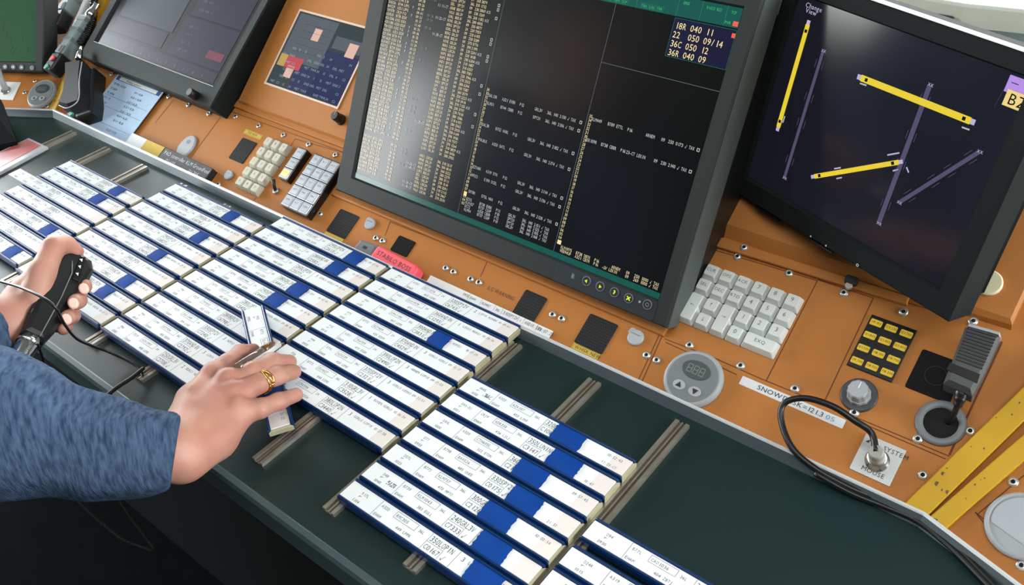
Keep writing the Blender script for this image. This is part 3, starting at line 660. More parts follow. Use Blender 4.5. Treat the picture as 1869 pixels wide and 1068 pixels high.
# right monitor
RO = CAM - [0, 0, Z0] + .59 * (np.array([.705, .84, -.224]) - (CAM - [0, 0, Z0]))
RF = Fr(RO, (.941, -.339, .002), (.079, .224, .971)); RW, RH = .236, .185
rm = thing('monitor', 'black monitor with yellow and violet runway bars at the right', 'monitor', RF.mat())
bezel(RF, RW, RH, .017, .019, .022, .0165, .03, [M_bezeld], rm)
MB().box(-.0165, RW + .0185, RH + .0166, RH + .0178, -.006, .0035).build('top_glint', mat('painted_top_glint', (225, 228, 228), .35), rm)  # pale strip: window reflection on the black monitor's top, put into the colour
MB().box(-.006, RW + .006, -.014, RH - .035, -.065, -.0302).box(RW / 2 - .02, RW / 2 + .02, .0, .05, -.14, -.0752).build('rear_shell', mat('rear_black', (20, 22, 22), .9, spec=.03), rm)
Q0 = glow('map_background', (26, 27, 38), .6, .12); Q_y = glow('map_yellow', (226, 200, 52), 1.0, .12); Q_v = glow('map_violet', (84, 78, 108), .9, .12); Q_w = glow('map_white', (190, 180, 215), .9, .12); Q_k = glow('map_black', (10, 10, 10), .3, .12); Q_l = glow('map_lilac', (178, 140, 220), 1.0, .12); Q_c = glow('map_cream', (232, 205, 130), 1.0, .12); Q_g = glow('map_grey_line', (70, 72, 82), .8, .12)
q = MB(); q.rect(0, RW, 0, RH, 0, 0)
def rl(p, p2, w, mi, zz=.0003): q.line(RF.px(*p), RF.px(*p2), w, zz, mi)
for p, p2, w in [((1475, 45), (1421, 232), .0050), ((1572, 142), (1772, 221), .0058), ((1487, 322), (1641, 296), .0044)]:
    rl(p, p2, w, 1, .0005); a, b = np.array(RF.px(*p)), np.array(RF.px(*p2)); d = (b - a) / np.linalg.norm(b - a)
    for e_, s_ in ((a, 1), (b, -1)):
        c = e_ + d * s_ * .006; q.line(c - d * .0015, c + d * .0015, .003, .0007, 4); c = e_ - d * s_ * .002; q.line(c - d * .002, c + d * .002, w * .8, .0005, 3)
for p, p2, w in [((1503, 93), (1432, 325), .0034), ((1698, 155), (1604, 408), .0046), ((1788, 277), (1641, 370), .0036)]:
    rl(p, p2, w, 2, .0004); a, b = np.array(RF.px(*p)), np.array(RF.px(*p2)); d = (b - a) / np.linalg.norm(b - a); n_ = np.array([-d[1], d[0]])
    for e_ in (a, b): q.text('XK', e_[0] - .002, e_[1] - .001, .0026, .0006, 3)
    for tt in (.1, .35, .55, .85):
        for sg in (-1, 1):
            c = a + (b - a) * tt + n_ * sg * .0042; q.line(c - d * .004, c + d * .004, .0005, .0004, 2)
for X, Y, dx, dy in [(1429, 224, 4, -12), (1570, 152, 12, 4), (1756, 232, 14, 5), (1523, 308, 12, -2), (1527, 326, 10, -2), (1620, 283, 22, -4), (1630, 312, 10, -3), (1655, 305, 4, 10)]:
    rl((X, Y), (X + dx, Y + dy), .0013, 3, .0004)
q.text('Change', *RF.px(1470, 12), .0042, .0004, 3, rot=0); q.text('View', *RF.px(1470, 22), .0042, .0004, 3)
rl((1846, 140), (1815, 195), .0004, 7); rl((1858, 215), (1806, 340), .0004, 7)
u, v = RF.px(1845, 136); q.rect(u, RW, v - .013, v, .0004, 5); u, v = RF.px(1843, 163); q.rect(u - .001, RW, v - .0125, v, .0005, 6); q.text('BZO', u + .002, v - .0105, .0085, .0007, 4)
u, v = RF.px(1860, 155); q.line((u - .006, v), (u, v), .0006, .0006, 4)
q.build('screen', [Q0, Q_y, Q_v, Q_w, Q_k, Q_l, Q_c, Q_g], rm)
b = MB()
for X, Y in ((1480, 431), (1508, 448)): u, v = RF.px(X, Y, .004); b.plate([(u - .0012, v - .001), (u + .0012, v - .001), (u, v + .0013)], .0043)
u, v = RF.px(1565, 484, .004); b.ringplate(circ(.0014, 12, u, v), circ(.0009, 12, u, v), .004, .0043); b.build('bezel_symbols', M_white, rm)
b = MB(); u0, v0 = RF.px(1376, 378, .004); b.box(u0, u0 + .033, -.0245, -.0222, -.006, .003); u0 = RF.px(1474, 436, .004)[0]; b.box(u0, u0 + .030, -.0240, -.0222, -.006, .0035); b.build('lower_buttons', M_blackg, rm)

# left monitor
qL = P1.pt(*P1.px(386, 200, .030), .030); LF0 = tilt(qL, -.5, 38); uq, vq = LF0.px(176, 77); LF = Fr(LF0.pt(uq, vq), LF0.U, LF0.V)
LW = LF.px(390, 167)[0]; LH = .19
lm_ = thing('monitor', 'dark grey flat monitor with dim violet windows of text at upper left', 'monitor', LF.mat())
brr = LF.px(386, 200); blr = LF.px(148, 103)
bezel(LF, LW, LH, -blr[0], brr[0] - LW + .001, -(blr[1] + brr[1]) / 2, .02, .034, [mat('slate_bezel', (28, 37, 36), .55, bump=.1, bscale=1500, spec=.15)], lm_)
V0g = glow('desktop_dark', (44, 48, 52), .5, .22); V1g = glow('window_violet', (58, 56, 80), .6, .22); V2g = glow('window_slate', (70, 78, 88), .6, .22); V3g = glow('window_text', (118, 122, 138), .8, .22); V4g = glow('window_red', (130, 62, 84), .8, .22)
q = MB(); q.rect(0, LW, 0, LH, 0, 0)
def LR(a, b, c, d, mi, zz=.0004):
    d = min(d, (LH - .004) / LW)
    if d > c: q.rect(LW * a, LW * b, LW * c, LW * d, zz, mi)
LR(.06, .52, .17, .57, 2); LR(.58, .97, .28, .72, 1); LR(.56, .97, .07, .27, 1); LR(.03, .97, .01, .06, 1); LR(.05, .52, .60, .80, 2); LR(.58, .97, .74, .80, 2); LR(.06, .5, .08, .16, 1)
for i in range(int((LH / LW - .36) / .045)): q.text(random.choice(['EHAM ATIS INFO', 'RWY 36L IN USE', 'WIND 040 11', 'TRL 045', '10:24 METAR', 'QNH 1021']), LW * .62, LW * (.31 + .045 * i), .0045, .0008, 3, .75)
for i in range(4): q.text(random.choice(['STATUS', 'DEP LIST', 'SLOT 12', 'CTOT']), LW * .62, LW * (.10 + .04 * i), .0042, .0008, 3, .75)
for i in range(3): q.text('TIME LIST', LW * .12, LW * (.48 - .1 * i), .0042, .0008, 3, .75)
LR(.83, .95, .11, .15, 4, .0007)
for i in range(12): q.text('%d' % i, LW * (.1 + .07 * i), LW * .02, .0045, .0008, 3)
q.build('screen', [V0g, V1g, V2g, V3g, V4g], lm_)
MB().box(0, LW, -.0016, -.0006, .0042, .0048).build('lower_trim', M_grey, lm_)
u, v = LF.px(352, 172, .01); b = MB(); b.lathe([(.0072, .004), (.0068, .016), (.0055, .018)], 24, 0, u, v); b.build('knob', M_black, lm_)
# green monitor on the left wing
qG = WL.pt(*WL.px(82, 133, .012), .012); GF0 = tilt(qG, 27, 55); uq, vq = GF0.px(66, 113, .0); GF = Fr(GF0.pt(uq, vq) - GF0.U * .30, GF0.U, GF0.V)
gm = thing('monitor', 'dark monitor with a green radar screen at the upper left corner', 'monitor', GF.mat())
bezel(GF, .30, .22, .016, GF.px(82, 90)[0] - .30, -GF.px(60, 132)[1], .016, .03, [M_bezel], gm)
q = MB(); q.rect(0, .3, 0, .22, 0, 0)
for i in range(40): a = random.uniform(.1, .29), random.uniform(.01, .2); q.line(a, (a[0] + random.uniform(-.01, .01), a[1] + random.uniform(-.015, .015)), .0005, .0003, 1)
q.build('screen', [mat('radar_green', (20, 40, 26), .25, emis=(40, 82, 52), estr=.7, var=.2, vscale=20), glow('radar_line', (34, 60, 44), .8)], gm)
for X, Y in [(10, 122), (25, 122.5), (40, 123), (59, 124)]:
    u, v = GF.px(X, Y, .004); b = MB(); b.lathe([(.0042, .004), (.0042, .0048), (.0035, .0048)], 20, 0, u, v)
    if X < 50: b.plate(circ(.0016, 8, u, v), .005, 1)
    b.build('button', [M_ringg, mat('pale_green_led', (60, 70, 40), .4, emis=(200, 230, 150), estr=1.0)], gm)

# ------------------------------------------------------------------ keypads
def quad_thing(name, label, cat, fr, quad, h0, h1, group=None):
    """a flat-topped thing on a panel; quad = its outline on the plane h1 above the panel. Returns empty, local outline"""
    P = [np.array(fr.px(x, y, h1)) for x, y in quad]; c = sum(P) / len(P)
    t = thing(name, label, cat, fr.mat(c[0], c[1], h0), group)
    return t, [tuple(p - c) for p in P], c
def keycap(cx_, cy_, w, h, ht, slope=.0022, legend='', lh=.0042, cw=None, top=None):
    b = MB(); g = .0006
    lo = rrect(w - g, h - g, .0015, 3, cx_, cy_); mid = rrect(w - g - .0010, h - g - .0010, .0015, 3, cx_, cy_)
    tw, th = w - g - .0052, h - g - .0052; ty = cy_ + .0008
    a = rrect(tw + .0008, th + .0008, .0018, 3, cx_, ty); c = rrect(tw, th, .0016, 3, cx_, ty)
    b.rings([[(x, y, 0) for x, y in lo], [(x, y, ht * .18) for x, y in lo], [(x, y, ht * .94) for x, y in a], [(x, y, ht) for x, y in c]])
    if legend: b.text(legend, cx_, ty - lh * .3, lh, ht + .00012, 1, cw, align='C')
    return b
kp = thing('keypad', 'white keypad with numbers, arrows and function keys at the right', 'keypad', P1.mat())
KH = .0085; PK = P1.up(KH)
c0 = np.array(PK.px(1180 + 435 / 3.681, 450 + 160 / 3.681)); c5 = np.array(PK.px(1180 + 980 / 3.681, 450 + 358 / 3.681)); k3 = np.array(PK.px(1180 + 383 / 3.681, 450 + 490 / 3.681))
ku = (c5[0] - c0[0]) / 5; kv = (c0[1] - k3[1]) / 3; ko = c0 + np.array([0, (c5[1] - c0[1]) / 2])
LEG = {(0, 0): 'CUR', (1, 0): 'OPS', (2, 0): 'ACK', (3, 0): '7', (4, 0): '8', (5, 0): '9', (0, 1): 'SEL', (1, 1): 'DEC', (2, 1): 'RTD', (3, 1): '4', (4, 1): '5', (5, 1): '6', (1, 2): '\u2191', (3, 2): '1', (4, 2): '2', (5, 2): '3', (1, 3): '\u2193', (3, 3): '0'}
def arrow(b, x, y, d, z, L=.0035):
    d = Vector(d).normalized(); q = Vector((-d.y, d.x)); p = Vector((x, y)); b.line(p - d * L * .6, p + d * L * .6, .0004, z, 1)
    b.line(p + d * L * .6, p + d * L * .2 + q * L * .25, .0004, z, 1); b.line(p + d * L * .6, p + d * L * .2 - q * L * .25, .0004, z, 1)
for (i, j), lg in LEG.items():
    X, Y = ko[0] + ku * i, ko[1] - kv * j - .001
    if lg in '\u2191\u2193':
        b = keycap(X, Y, ku, kv, KH); arrow(b, X, Y + .001, (0, 1 if lg == '\u2191' else -1), KH + .0001)
    else: b = keycap(X, Y, ku, kv, KH, legend=lg, lh=.0046 if len(lg) == 1 else .0034)
    b.build('key', [M_keyw, M_keyi], kp)
for i, d in ((0, (-1, 0)), (2, (1, 0))):
    b = keycap(ko[0] + ku * i, ko[1] - kv * 2.5 - .001, ku, kv * 2, KH); arrow(b, ko[0] + ku * i, ko[1] - kv * 2.4, d, KH + .0001); b.build('key', [M_keyw, M_keyi], kp)
keycap(ko[0] + ku * 4.5, ko[1] - kv * 3 - .001, ku * 2, kv, KH, legend='EXQ', lh=.0036).build('key', [M_keyw, M_keyi], kp)
MB().box(ko[0] - ku / 2 + .001, ko[0] + 5.5 * ku - .001, ko[1] - 3.5 * kv, ko[1] + kv / 2 - .002, 0.0002, .0012).build('key_bed', M_black, kp)

kc = thing('keypad', 'cream keypad of fifteen keys, left of the small black button strip', 'keypad', P1.mat())
cr_ = (300, 180, 3.561); PK = P1.up(KH)
g = lambda a, b: np.array(PK.px(300 + a / 3.561, 180 + b / 3.561))
c0, c2, c4 = g(672, 275), g(775, 312), g(495, 535); ku = (c2[0] - c0[0]) / 2; kv = (c0[1] - c4[1]) / 4
lg = ['7', '8', '9', '4', '5', '6', '1', '2', '3', 'C', '0', 'E', 'A', 'B', 'D']
for j in range(5):
    for i in range(3):
        keycap(c0[0] + ku * i, c0[1] - kv * j - .001, ku, kv, KH, legend=lg[j * 3 + i], lh=.0036).build('key', [M_keyc, M_keyi], kc)
MB().box(c0[0] - ku / 2 + .001, c0[0] + 2.5 * ku - .001, c0[1] - 4.5 * kv, c0[1] + kv / 2 - .002, 0.0002, .0012).build('key_bed', M_black, kc)
def button_block(name, label, tl, tr, br, nx, ny, h, lit=None):
    PK = P1.up(h); a, b_, c = [np.array(PK.px(300 + p[0] / 3.561, 180 + p[1] / 3.561)) for p in (tl, tr, br)]
    x0, x1, y1, y0 = a[0], b_[0], (a[1] + b_[1]) / 2, c[1]; x1 = (x1 + c[0]) / 2
    t = thing(name, label, 'button panel', P1.mat((x0 + x1) / 2, (y0 + y1) / 2)); w, hh_ = x1 - x0, y1 - y0
    MB().prism(rrect(w + .0016, hh_ + .0016, .001, 2), 0, h - .0012, .0008).build('button_frame', M_blackg, t)
    for j in range(ny):
        for i in range(nx):
            X, Y = -w / 2 + w * (i + .5) / nx, hh_ / 2 - hh_ * (j + .5) / ny; W_, H_ = w / nx - .0010, hh_ / ny - .0010
            bb = MB(); bb.prism(rrect(W_, H_, .0007, 2, X, Y), h - .0035, h, .0008)
            bb.prism(rrect(W_ * .74, H_ * .68, .0005, 2, X, Y), h, h + .0004, .0002, 1)
            bb.text(random.choice(['TEL', 'R/T', 'PA', 'HOT', 'GND', 'TWR', 'FIRE', 'APP']), X, Y, W_ * .17, h + .0005, 2, align='C')
            bb.build('button', [M_keyl, (mat('lit_amber_cap', (240, 216, 140), .3, emis=(250, 214, 130), estr=.7) if lit == (i, j) else mat('cap_insert', (196, 202, 210), .2, var=.1, vscale=90)), M_keyi], t)
    return t
button_block('button_panel', 'tall narrow strip of three clear buttons, the lowest lit amber', (870, 312), (915, 330), (800, 530), 1, 3, .012, (0, 2))
button_block('button_panel', 'block of fifteen clear square buttons beside the big monitor', (975, 360), (1142, 415), (925, 760), 3, 5, .014)
# toggle switch
u, v = P1.px(502, 347, .003); tg = thing('toggle_switch', 'black toggle switch under the strip of three clear buttons', 'switch', P1.mat(u, v))
MB().lathe([(.0055, 0), (.0055, .002), (.0042, .003)], 6).build('nut', M_steel, tg); MB().tube([(0, 0, .002), (-.001, .004, .008), (-.003, .010, .014)], .0022, 12, rad=[.0024, .0022, .0030]).build('lever', M_black, tg)
# black membrane keypad with yellow fields
t, q, c = quad_thing('keypad', 'black flat keypad with twelve yellow frequency fields', 'keypad', P1, [(1590.3, 574.5), (1674, 602), (1628, 697.5), (1545.5, 666)], 0, .002)
X0, X1 = (q[0][0] + q[3][0]) / 2, (q[1][0] + q[2][0]) / 2; Y0, Y1 = (q[2][1] + q[3][1]) / 2, (q[0][1] + q[1][1]) / 2
MB().prism([(X0, Y0), (X1, Y0), (X1, Y1), (X0, Y1)], 0, .002, .0004).build('base_plate', M_blackg, t)
for j in range(4):
    for i in range(3):
        X, Y = X0 + (X1 - X0) * (i + .5) / 3, Y1 - (Y1 - Y0) * (j + .5) / 4
        b = MB(); b.prism(rrect((X1 - X0) * .26, (Y1 - Y0) * .115, .001, 3, X, Y), .002, .0026, .0002)
        b.text('%d.%03d' % (random.choice([118, 119, 121, 123]), random.choice([105, 230, 405, 555, 700, 805])), X, Y - .0009, .0023, .0027, 1, align='C'); b.build('button', [M_yellow, M_brownt], t)

# ------------------------------------------------------------------ loudspeaker grilles, caps, labels
M_mesh = mat('grille_mesh', (46, 46, 48), .5, spec=.12); M_plain = mat('black_cloth_mesh', (24, 24, 26), .7, spec=.1)
def grille(fr, quad, label, holes=True):
    t, q, c = quad_thing('speaker_grille', label, 'speaker grille', fr, quad, 0, .001)
    X0, X1 = (q[0][0] + q[3][0]) / 2, (q[1][0] + q[2][0]) / 2; Y0, Y1 = (q[2][1] + q[3][1]) / 2, (q[0][1] + q[1][1]) / 2
    W_, H_ = X1 - X0, Y1 - Y0; b = MB(); b.prism(rrect(W_, H_, .0022, 3, (X0 + X1) / 2, (Y0 + Y1) / 2), 0, .0012, .0003)
    if holes:
        n = int(W_ / .0026); k = int(H_ / .0030)
        for i in range(n):
            for j in range(k):
                x = X0 + W_ * (i + .5 + (.5 if j % 2 else 0)) / (n + .5); y = Y0 + H_ * (j + .5) / k
                if x < X1 - .001: b.plate(circ(.0008, 6, x, y, .0011), .00125, 1)
    b.build('grille_plate', [M_mesh if holes else M_plain, M_hole], t)
    return t
grille(P1, [(443.8, 250), (468.5, 262), (441.8, 299), (416.5, 288)], 'small black speaker grille left of the cream keypad')
grille(P1, [(621.5, 380), (655, 395.7), (630, 436), (595, 422)], 'black slotted speaker grille below the left corner of the big monitor')
grille(P1, [(728.7, 429.7), (759, 441.4), (741, 471), (712, 455)], 'plain black grille behind the pink eraser', False)
grille(P1, [(960, 528), (998.4, 544), (973.8, 590), (934, 571)], 'black honeycomb speaker grille partly behind the loose paper strip')
grille(P1, [(1075.5, 572), (1128.6, 592), (1099.5, 646.6), (1047.7, 626)], 'black honeycomb speaker grille above the yellow NEW label')
sq = grille(P1, [(1683, 638.5), (1766, 664), (1734, 737), (1650.7, 706.6)], 'large square black speaker panel under the hand microphone', False)
b = MB(); b.ringplate(circ(.0095, 28), circ(.0088, 28), .0012, .0015); b.build('speaker_ring', M_mesh, sq)
def cap(x, y, r, label, fr=P1, tab=True, ry=1.0):
    u, v = fr.px(x, y, .002); t = thing('grey_cap', label, 'cap', fr.mat(u, v)); b = MB()
    b.lathe([(r, 0), (r, .0022), (r * .86, .0036)], 28, ry=ry)
    if tab: b.prism(rrect(r * .9, r * .9, r * .4, 4, -r * .75, r * .55), 0, .0020, .0005)
    b.build('cap_disc', M_cap, t); MB().box(-r * .7, r * .5, r * .28, r * .36, .0034, .0039).build('cap_slot', M_greyd, t)
cap(417, 320, .0075, 'small round grey cap beside the dark nameplate'); cap(675, 408.5, .0080, 'round grey cap right of the slotted speaker grille'); cap(1160, 616, .0090, 'round grey cap below the right end of the big monitor')
u, v = P1.px(339, 267, .003); t = thing('oval_cap', 'large oval grey cap with an arrow behind the dark nameplate', 'cap', P1.mat(u, v)); b = MB(); b.lathe([(.0155, 0), (.0155, .002), (.0140, .0036)], 32, ry=1.35); b.build('cap_disc', M_cap, t)
b = MB(); b.ringplate(circ(.0036, 16, 0, .008), circ(.0030, 16, 0, .008), .0036, .0039); b.plate([(-.0015, .0066), (.0015, .0066), (0, .0098)], .0039); b.build('arrow_mark', M_greyd, t)
def sticker(name, label, cat, fr, quad, mats_, txt=(), th=.0004, h0=0.0, border=False):
    t, q, c = quad_thing(name, label, cat, fr, quad, h0, h0 + th)
    X0, X1 = (q[0][0] + q[3][0]) / 2, (q[1][0] + q[2][0]) / 2; Y0, Y1 = (q[2][1] + q[3][1]) / 2, (q[0][1] + q[1][1]) / 2; W_, H_ = X1 - X0, Y1 - Y0
    b = MB(); b.prism(rrect(W_, H_, .0004, 1, (X0 + X1) / 2, (Y0 + Y1) / 2), 0, th)
    if border: b.frame(X0 + W_ * .03, X1 - W_ * .03, Y0 + H_ * .12, Y1 - H_ * .12, .0003, th + .0001, 1)
    for s_, fx, fy, hh_, mi in txt: b.text(s_, X0 + W_ * fx, Y0 + H_ * fy, H_ * hh_, th + .00012, mi)
    b.build('label_plate' if cat == 'label' else 'sheet', mats_, t); return t, (X0, X1, Y0, Y1)
sticker('yellow_label', 'yellow label above the small grille left of the cream keypad', 'label', P1, [(447.4, 234.8), (479.7, 246.8), (474.7, 255.8), (445.5, 243)], [M_yel2, M_text], [('THE NEW', .18, .3, .42, 1)], border=True)
sticker('yellow_label', 'yellow label under the slotted speaker grille', 'label', P1, [(594, 422), (628, 437), (622, 445), (590, 430)], [M_yel2, M_text])
sticker('yellow_label', 'yellow label reading NEW under the honeycomb grille at the desk lip', 'label', P1, [(1047.7, 624.6), (1095, 644.5), (1089, 659), (1041, 637)], [M_yel2, M_text], [('WHISK NEW', .10, .32, .42, 1)], border=True)
t, (X0, X1, Y0, Y1) = sticker('snowdesk_label', 'white label tape reading SNOWDESK above the cable loop', 'label', P1, [(1355, 685), (1546, 768), (1536, 781), (1349, 702)], [M_label, M_text, mat('blue_pen', (120, 150, 190), .7)])
b = MB(); H_ = Y1 - Y0; b.text('SNOWDESK=121.3', X0 + (X1 - X0) * .17, Y0 + H_ * .26, H_ * .52, .0006, 0, wx=1.13); b.text('05', X0 + (X1 - X0) * .83, Y0 + H_ * .26, H_ * .5, .0006, 1, wx=1.3); b.build('lettering', [M_text, MATS['blue_pen']], t)
u, v = P1.px(890, 526); t = thing('warning_lettering', 'dark printed words ILG WARNING on the orange panel', 'lettering', P1.mat(u, v)); b = MB(); b.text('ILG WARNING', 0, -.0015, .0048, .0003, wx=.8); b.build('letters', M_brownt, t)
# loose strip lying behind the lip
t, (X0, X1, Y0, Y1) = sticker('paper_strip', 'loose printed paper strip lying behind the desk lip', 'paper', P1, [(784, 503), (1010, 603), (1000, 622), (775, 522)], [M_paper, M_ink], th=.0006, h0=.0015)
b = MB(); b.text('0930', X0 + .055, Y0 + .008, .0032, .0008, cw=.72); L_ = X1 - X0
for fx, s_ in ((.36, 'EHAM'), (.46, 'KLM4E7'), (.57, '36L'), (.63, '310SPY2V'), (.76, '1'), (.80, 'ANDIK EEL'), (.90, '09:07:23')): b.text(s_, X0 + L_ * fx, Y0 + .0075, .0040 if len(s_) > 7 else .0032, .0008, cw=.66); b.line((X0 + L_ * fx - .002, Y0 + .006), (X0 + L_ * fx - .002, Y0 + .0135), .0003, .0008)
b.build('printed_text', M_ink, t)
# blue notice
t, (X0, X1, Y0, Y1) = sticker('notice_sheet', 'pale blue printed notice leaning under the left monitor', 'paper', P1, [(215, 136), (298, 166), (231, 262), (147.5, 223)], [M_notice, M_noticeb], th=.0008, h0=.004)
b = MB(); W_, H_ = X1 - X0, Y1 - Y0; b.rect(X0 + W_ * .03, X1 - W_ * .03, Y1 - H_ * .10, Y1 - H_ * .015, .0010, 1); b.rect(X0 + W_ * .10, X1 - W_ * .10, Y1 - H_ * .09, Y1 - H_ * .025, .0011, 2)
b.text('Holding pattern', X0 + W_ * .25, Y1 - H_ * .08, H_ * .04, .0013, 0)
for j, (a, c) in enumerate([('TE MGL GLND', '119 = 10.09'), ('TE 2024', '10.05 = 10.09'), ('TE 10700', '11.12 = 16.20'), ('ETH - 15', '12.12 = 10.20'), ('ETH D7', '13.20 = 14.20'), ('MP Nieve', '10.01 = 16.20'), ('MP Nieve', '13.11 = 18.20'), ('Stand overste', ''), ('Bank Zone', '22.20 = 0.20')]):
    b.text(a, X0 + W_ * .05, Y1 - H_ * (.19 + j * .092), H_ * .036, .0011, 0); b.text(c, X0 + W_ * .52, Y1 - H_ * (.21 + j * .092), H_ * .036, .0011, 0)
for j in (2, 4, 7): b.line((X0 + W_ * .03, Y1 - H_ * (.215 + j * .092)), (X1 - W_ * .03, Y1 - H_ * (.215 + j * .092)), .0004, .0011, 1)
b.build('print', [M_text, M_noticeb, M_white], t)
# dark nameplate with stuck-on labels behind the lip
t, q, c = quad_thing('nameplate', 'dark nameplate reading controller names behind the desk lip', 'nameplate', P1, [(240, 243), (387, 304), (372, 333), (222, 270)], 0, .012)
X0, X1 = (q[0][0] + q[3][0]) / 2, (q[1][0] + q[2][0]) / 2; Y0, Y1 = (q[2][1] + q[3][1]) / 2, (q[0][1] + q[1][1]) / 2; W_ = X1 - X0; H_ = Y1 - Y0
MB().prism([(X0, Y0), (X1, Y0), (X1, Y1), (X0, Y1)], 0, .012, .001).build('plate', M_black, t)
b = MB(); b.rect(X0 + .001, X0 + W_ * .20, Y0, Y1 - .001, .0123, 0); b.rect(X0 + W_ * .20, X0 + W_ * .43, Y0, Y1 - .001, .0124, 1); b.build('stuck_labels', [M_label, M_yel2], t)
b = MB(); b.text('PAD controller', X0 + W_ * .46, Y0 + H_ * .60, .0062, .0124, wx=.85); b.text('121.655', X0 + W_ * .52, Y0 + H_ * .22, .0055, .0124); b.text('KLM Groundfeed', X0 + W_ * .73, Y0 + H_ * .60, .0062, .0124, wx=.80); b.text('121.705', X0 + W_ * .80, Y0 + H_ * .22, .0055, .0124); b.build('white_lettering', M_label, t)
# pink eraser and grey marker
t, q, c = quad_thing('eraser', 'pink rubber with black lettering standing behind the desk lip', 'eraser', P1, [(688, 445), (763, 485), (752, 512), (672, 470)], 0.004, .020)
W_ = (Vector(q[1]) - Vector(q[0])).length; H_ = (Vector(q[3]) - Vector(q[0])).length; an = math.atan2(q[1][1] - q[0][1], q[1][0] - q[0][0])
b = MB(); R = rrect(W_, H_, .006, 5); b.prism(R, 0, .016, .003); b.text('STABILO BOSS', 0, -H_ * .10, .0060, .01615, 1, wx=.95, align='C')
o = b.build('eraser_body', [M_pink, M_text], t); o.matrix_local = Matrix.Rotation(an, 4, 'Z')
t, q, c = quad_thing('marker_pen', 'grey marker body left of the pink eraser', 'marker', P1, [(658, 436), (688, 446), (676, 470), (642, 455)], 0.002, .012)
b = MB(); b.prism(ccw(q), 0, .010, .003); b.build('marker_body', M_greyd, t); MB().prism(rrect(.006, .004, .001), .010, .0104).build('marker_logo', M_black, t)

# ------------------------------------------------------------------ displays, knobs, connectors
def level_display(fr, x, y, r, label, ry=1.0):
    u, v = fr.px(x, y, .006); t = thing('round_display', label, 'round display', fr.mat(u, v))
    MB().lathe([(r, 0), (r, .003), (r * .95, .0058), (r * .90, .0070), (r * .86, .0066)], 44, ry=ry).build('rim', M_grey, t)
    MB().lathe([(r * .86, .004), (r * .84, .0072)], 44, ry=ry).build('face', M_greyd, t)
    b = MB(); b.prism(circ(r * .50, 32, 0, r * .28 * ry, r * .32 * ry), .0071, .0078, .0003)
    sg = [(0, 1, 1, 1), (0, .5, 1, .5), (0, 0, 1, 0), (0, .5, 0, 1), (1, .5, 1, 1), (0, 0, 0, .5), (1, 0, 1, .5)]
    for k in range(3):
        for a, b0, c, d in sg: 
            X = r * (-.30 + .22 * k); b.line((X + a * r * .15, r * (.14 + .27 * b0)), (X + c * r * .15, r * (.14 + .27 * d)), r * .035, .0080, 1)
    b.build('digit_window', [mat('lcd_dark', (52, 62, 64), .3), mat('lcd_segment', (108, 116, 112), .4)], t)
    for sx_, up in ((-.28, 1), (.30, -1)):
        b = MB(); b.prism(circ(r * .22, 20, r * sx_, -r * .40 * ry, r * .17), .0071, .0080, .0003); X, Y = r * sx_, -r * .40 * ry; k = r * .11
        b.plate([(X - k, Y - k * up * .7), (X + k, Y - k * up * .7), (X, Y + k * up)], .0082, 1); b.build('arrow_button', [M_grey, M_text], t)
level_display(P1, 1264, 690, .0302, 'round grey dial with three-digit display and two arrow buttons, at the right')
level_display(WL, 75, 170, .026, 'round grey dial with small display on the left wing panel', 1.15)
knob(P1, 1567, 716, 'rotary_knob', 'grey fluted knob on a dark dial, below the black keypad', .0098, .018, (M_grey, mat('dial_dark', (54, 58, 64), .4), M_white), flut=.05, base=.0165)
# grommet with a hole
u, v = P1.px(1717, 771, .003); t = thing('cable_grommet', 'grey ring around a dark cable hole below the hand microphone', 'grommet', P1.mat(u, v))
MB().lathe([(.0212, 0), (.0208, .0024), (.0190, .0036), (.0155, .0034), (.0142, .0024), (.0142, -.004)], 40).build('ring', M_greyd, t)
MB().lathe([(.0140, .0006), (.0136, .0010)], 36).build('hole', M_hole, t)
# mouse connector
t, (X0, X1, Y0, Y1) = sticker('connector_plate', 'square aluminium plate marked SYSTEM MOUSE with a plugged cable', 'connector', P1, [(1578, 795.5), (1656, 818), (1625, 888), (1550.7, 856)], [mat('brushed_plate', (168, 172, 172), .35, metal=.6), M_text], th=.0012)
W_, H_ = X1 - X0, Y1 - Y0; MB().text('MOUSE', X0 + W_ * .24, Y0 + H_ * .10, H_ * .115, .0014).build('lower_lettering', M_text, t); b = MB(); b.text('SYSTEM', X0 + W_ * .50, Y1 - H_ * .22, H_ * .115, .0014); b.plate([(X0 + W_ * .06, Y1 - H_ * .20), (X0 + W_ * .15, Y1 - H_ * .20), (X0 + W_ * .15, Y1 - H_ * .10)], .0014); b.build('upper_lettering', M_text, t)
jx, jy = X0 + W_ * .50, Y0 + H_ * .47
MB().lathe([(.0105, .0012), (.0105, .003), (.0088, .0045), (.0088, .010), (.0080, .012)], 28, 0, jx, jy).build('socket', M_chrome, t)
MB().lathe([(.0068, .010), (.0068, .026), (.0055, .030)], 24, 0, jx, jy).build('plug', mat('plug_grey', (150, 150, 142), .45), t)
top = Vector(t.matrix_world @ Vector((jx, jy, .028)))
pts = [np.array(top) - [0, 0, Z0]]
Pn = [(1592, 793, .0), (1560, 768, .03), (1520, 742, .035), (1470, 727, .03), (1432, 736, .022), (1426, 768, .012), (1446, 818, .004), (1489, 856, -.002), (1554, 892, -.0065), (1616, 917, -.0085), (1680, 946, -.0085), (1740, 994, -.0085), (1790, 1044, -.0085), (1830, 1086, -.0085), (1870, 1130, -.0085)]
path = [pts[0]] + [at(x, y, z) if k > 0 else at(1590, 790, pts[0][2] + .006) for k, (x, y, z) in enumerate(Pn)]
t = thing('mouse_cable', 'black cable looping from the SYSTEM MOUSE plug down onto the desk lip', 'cable', Matrix.Translation(top))
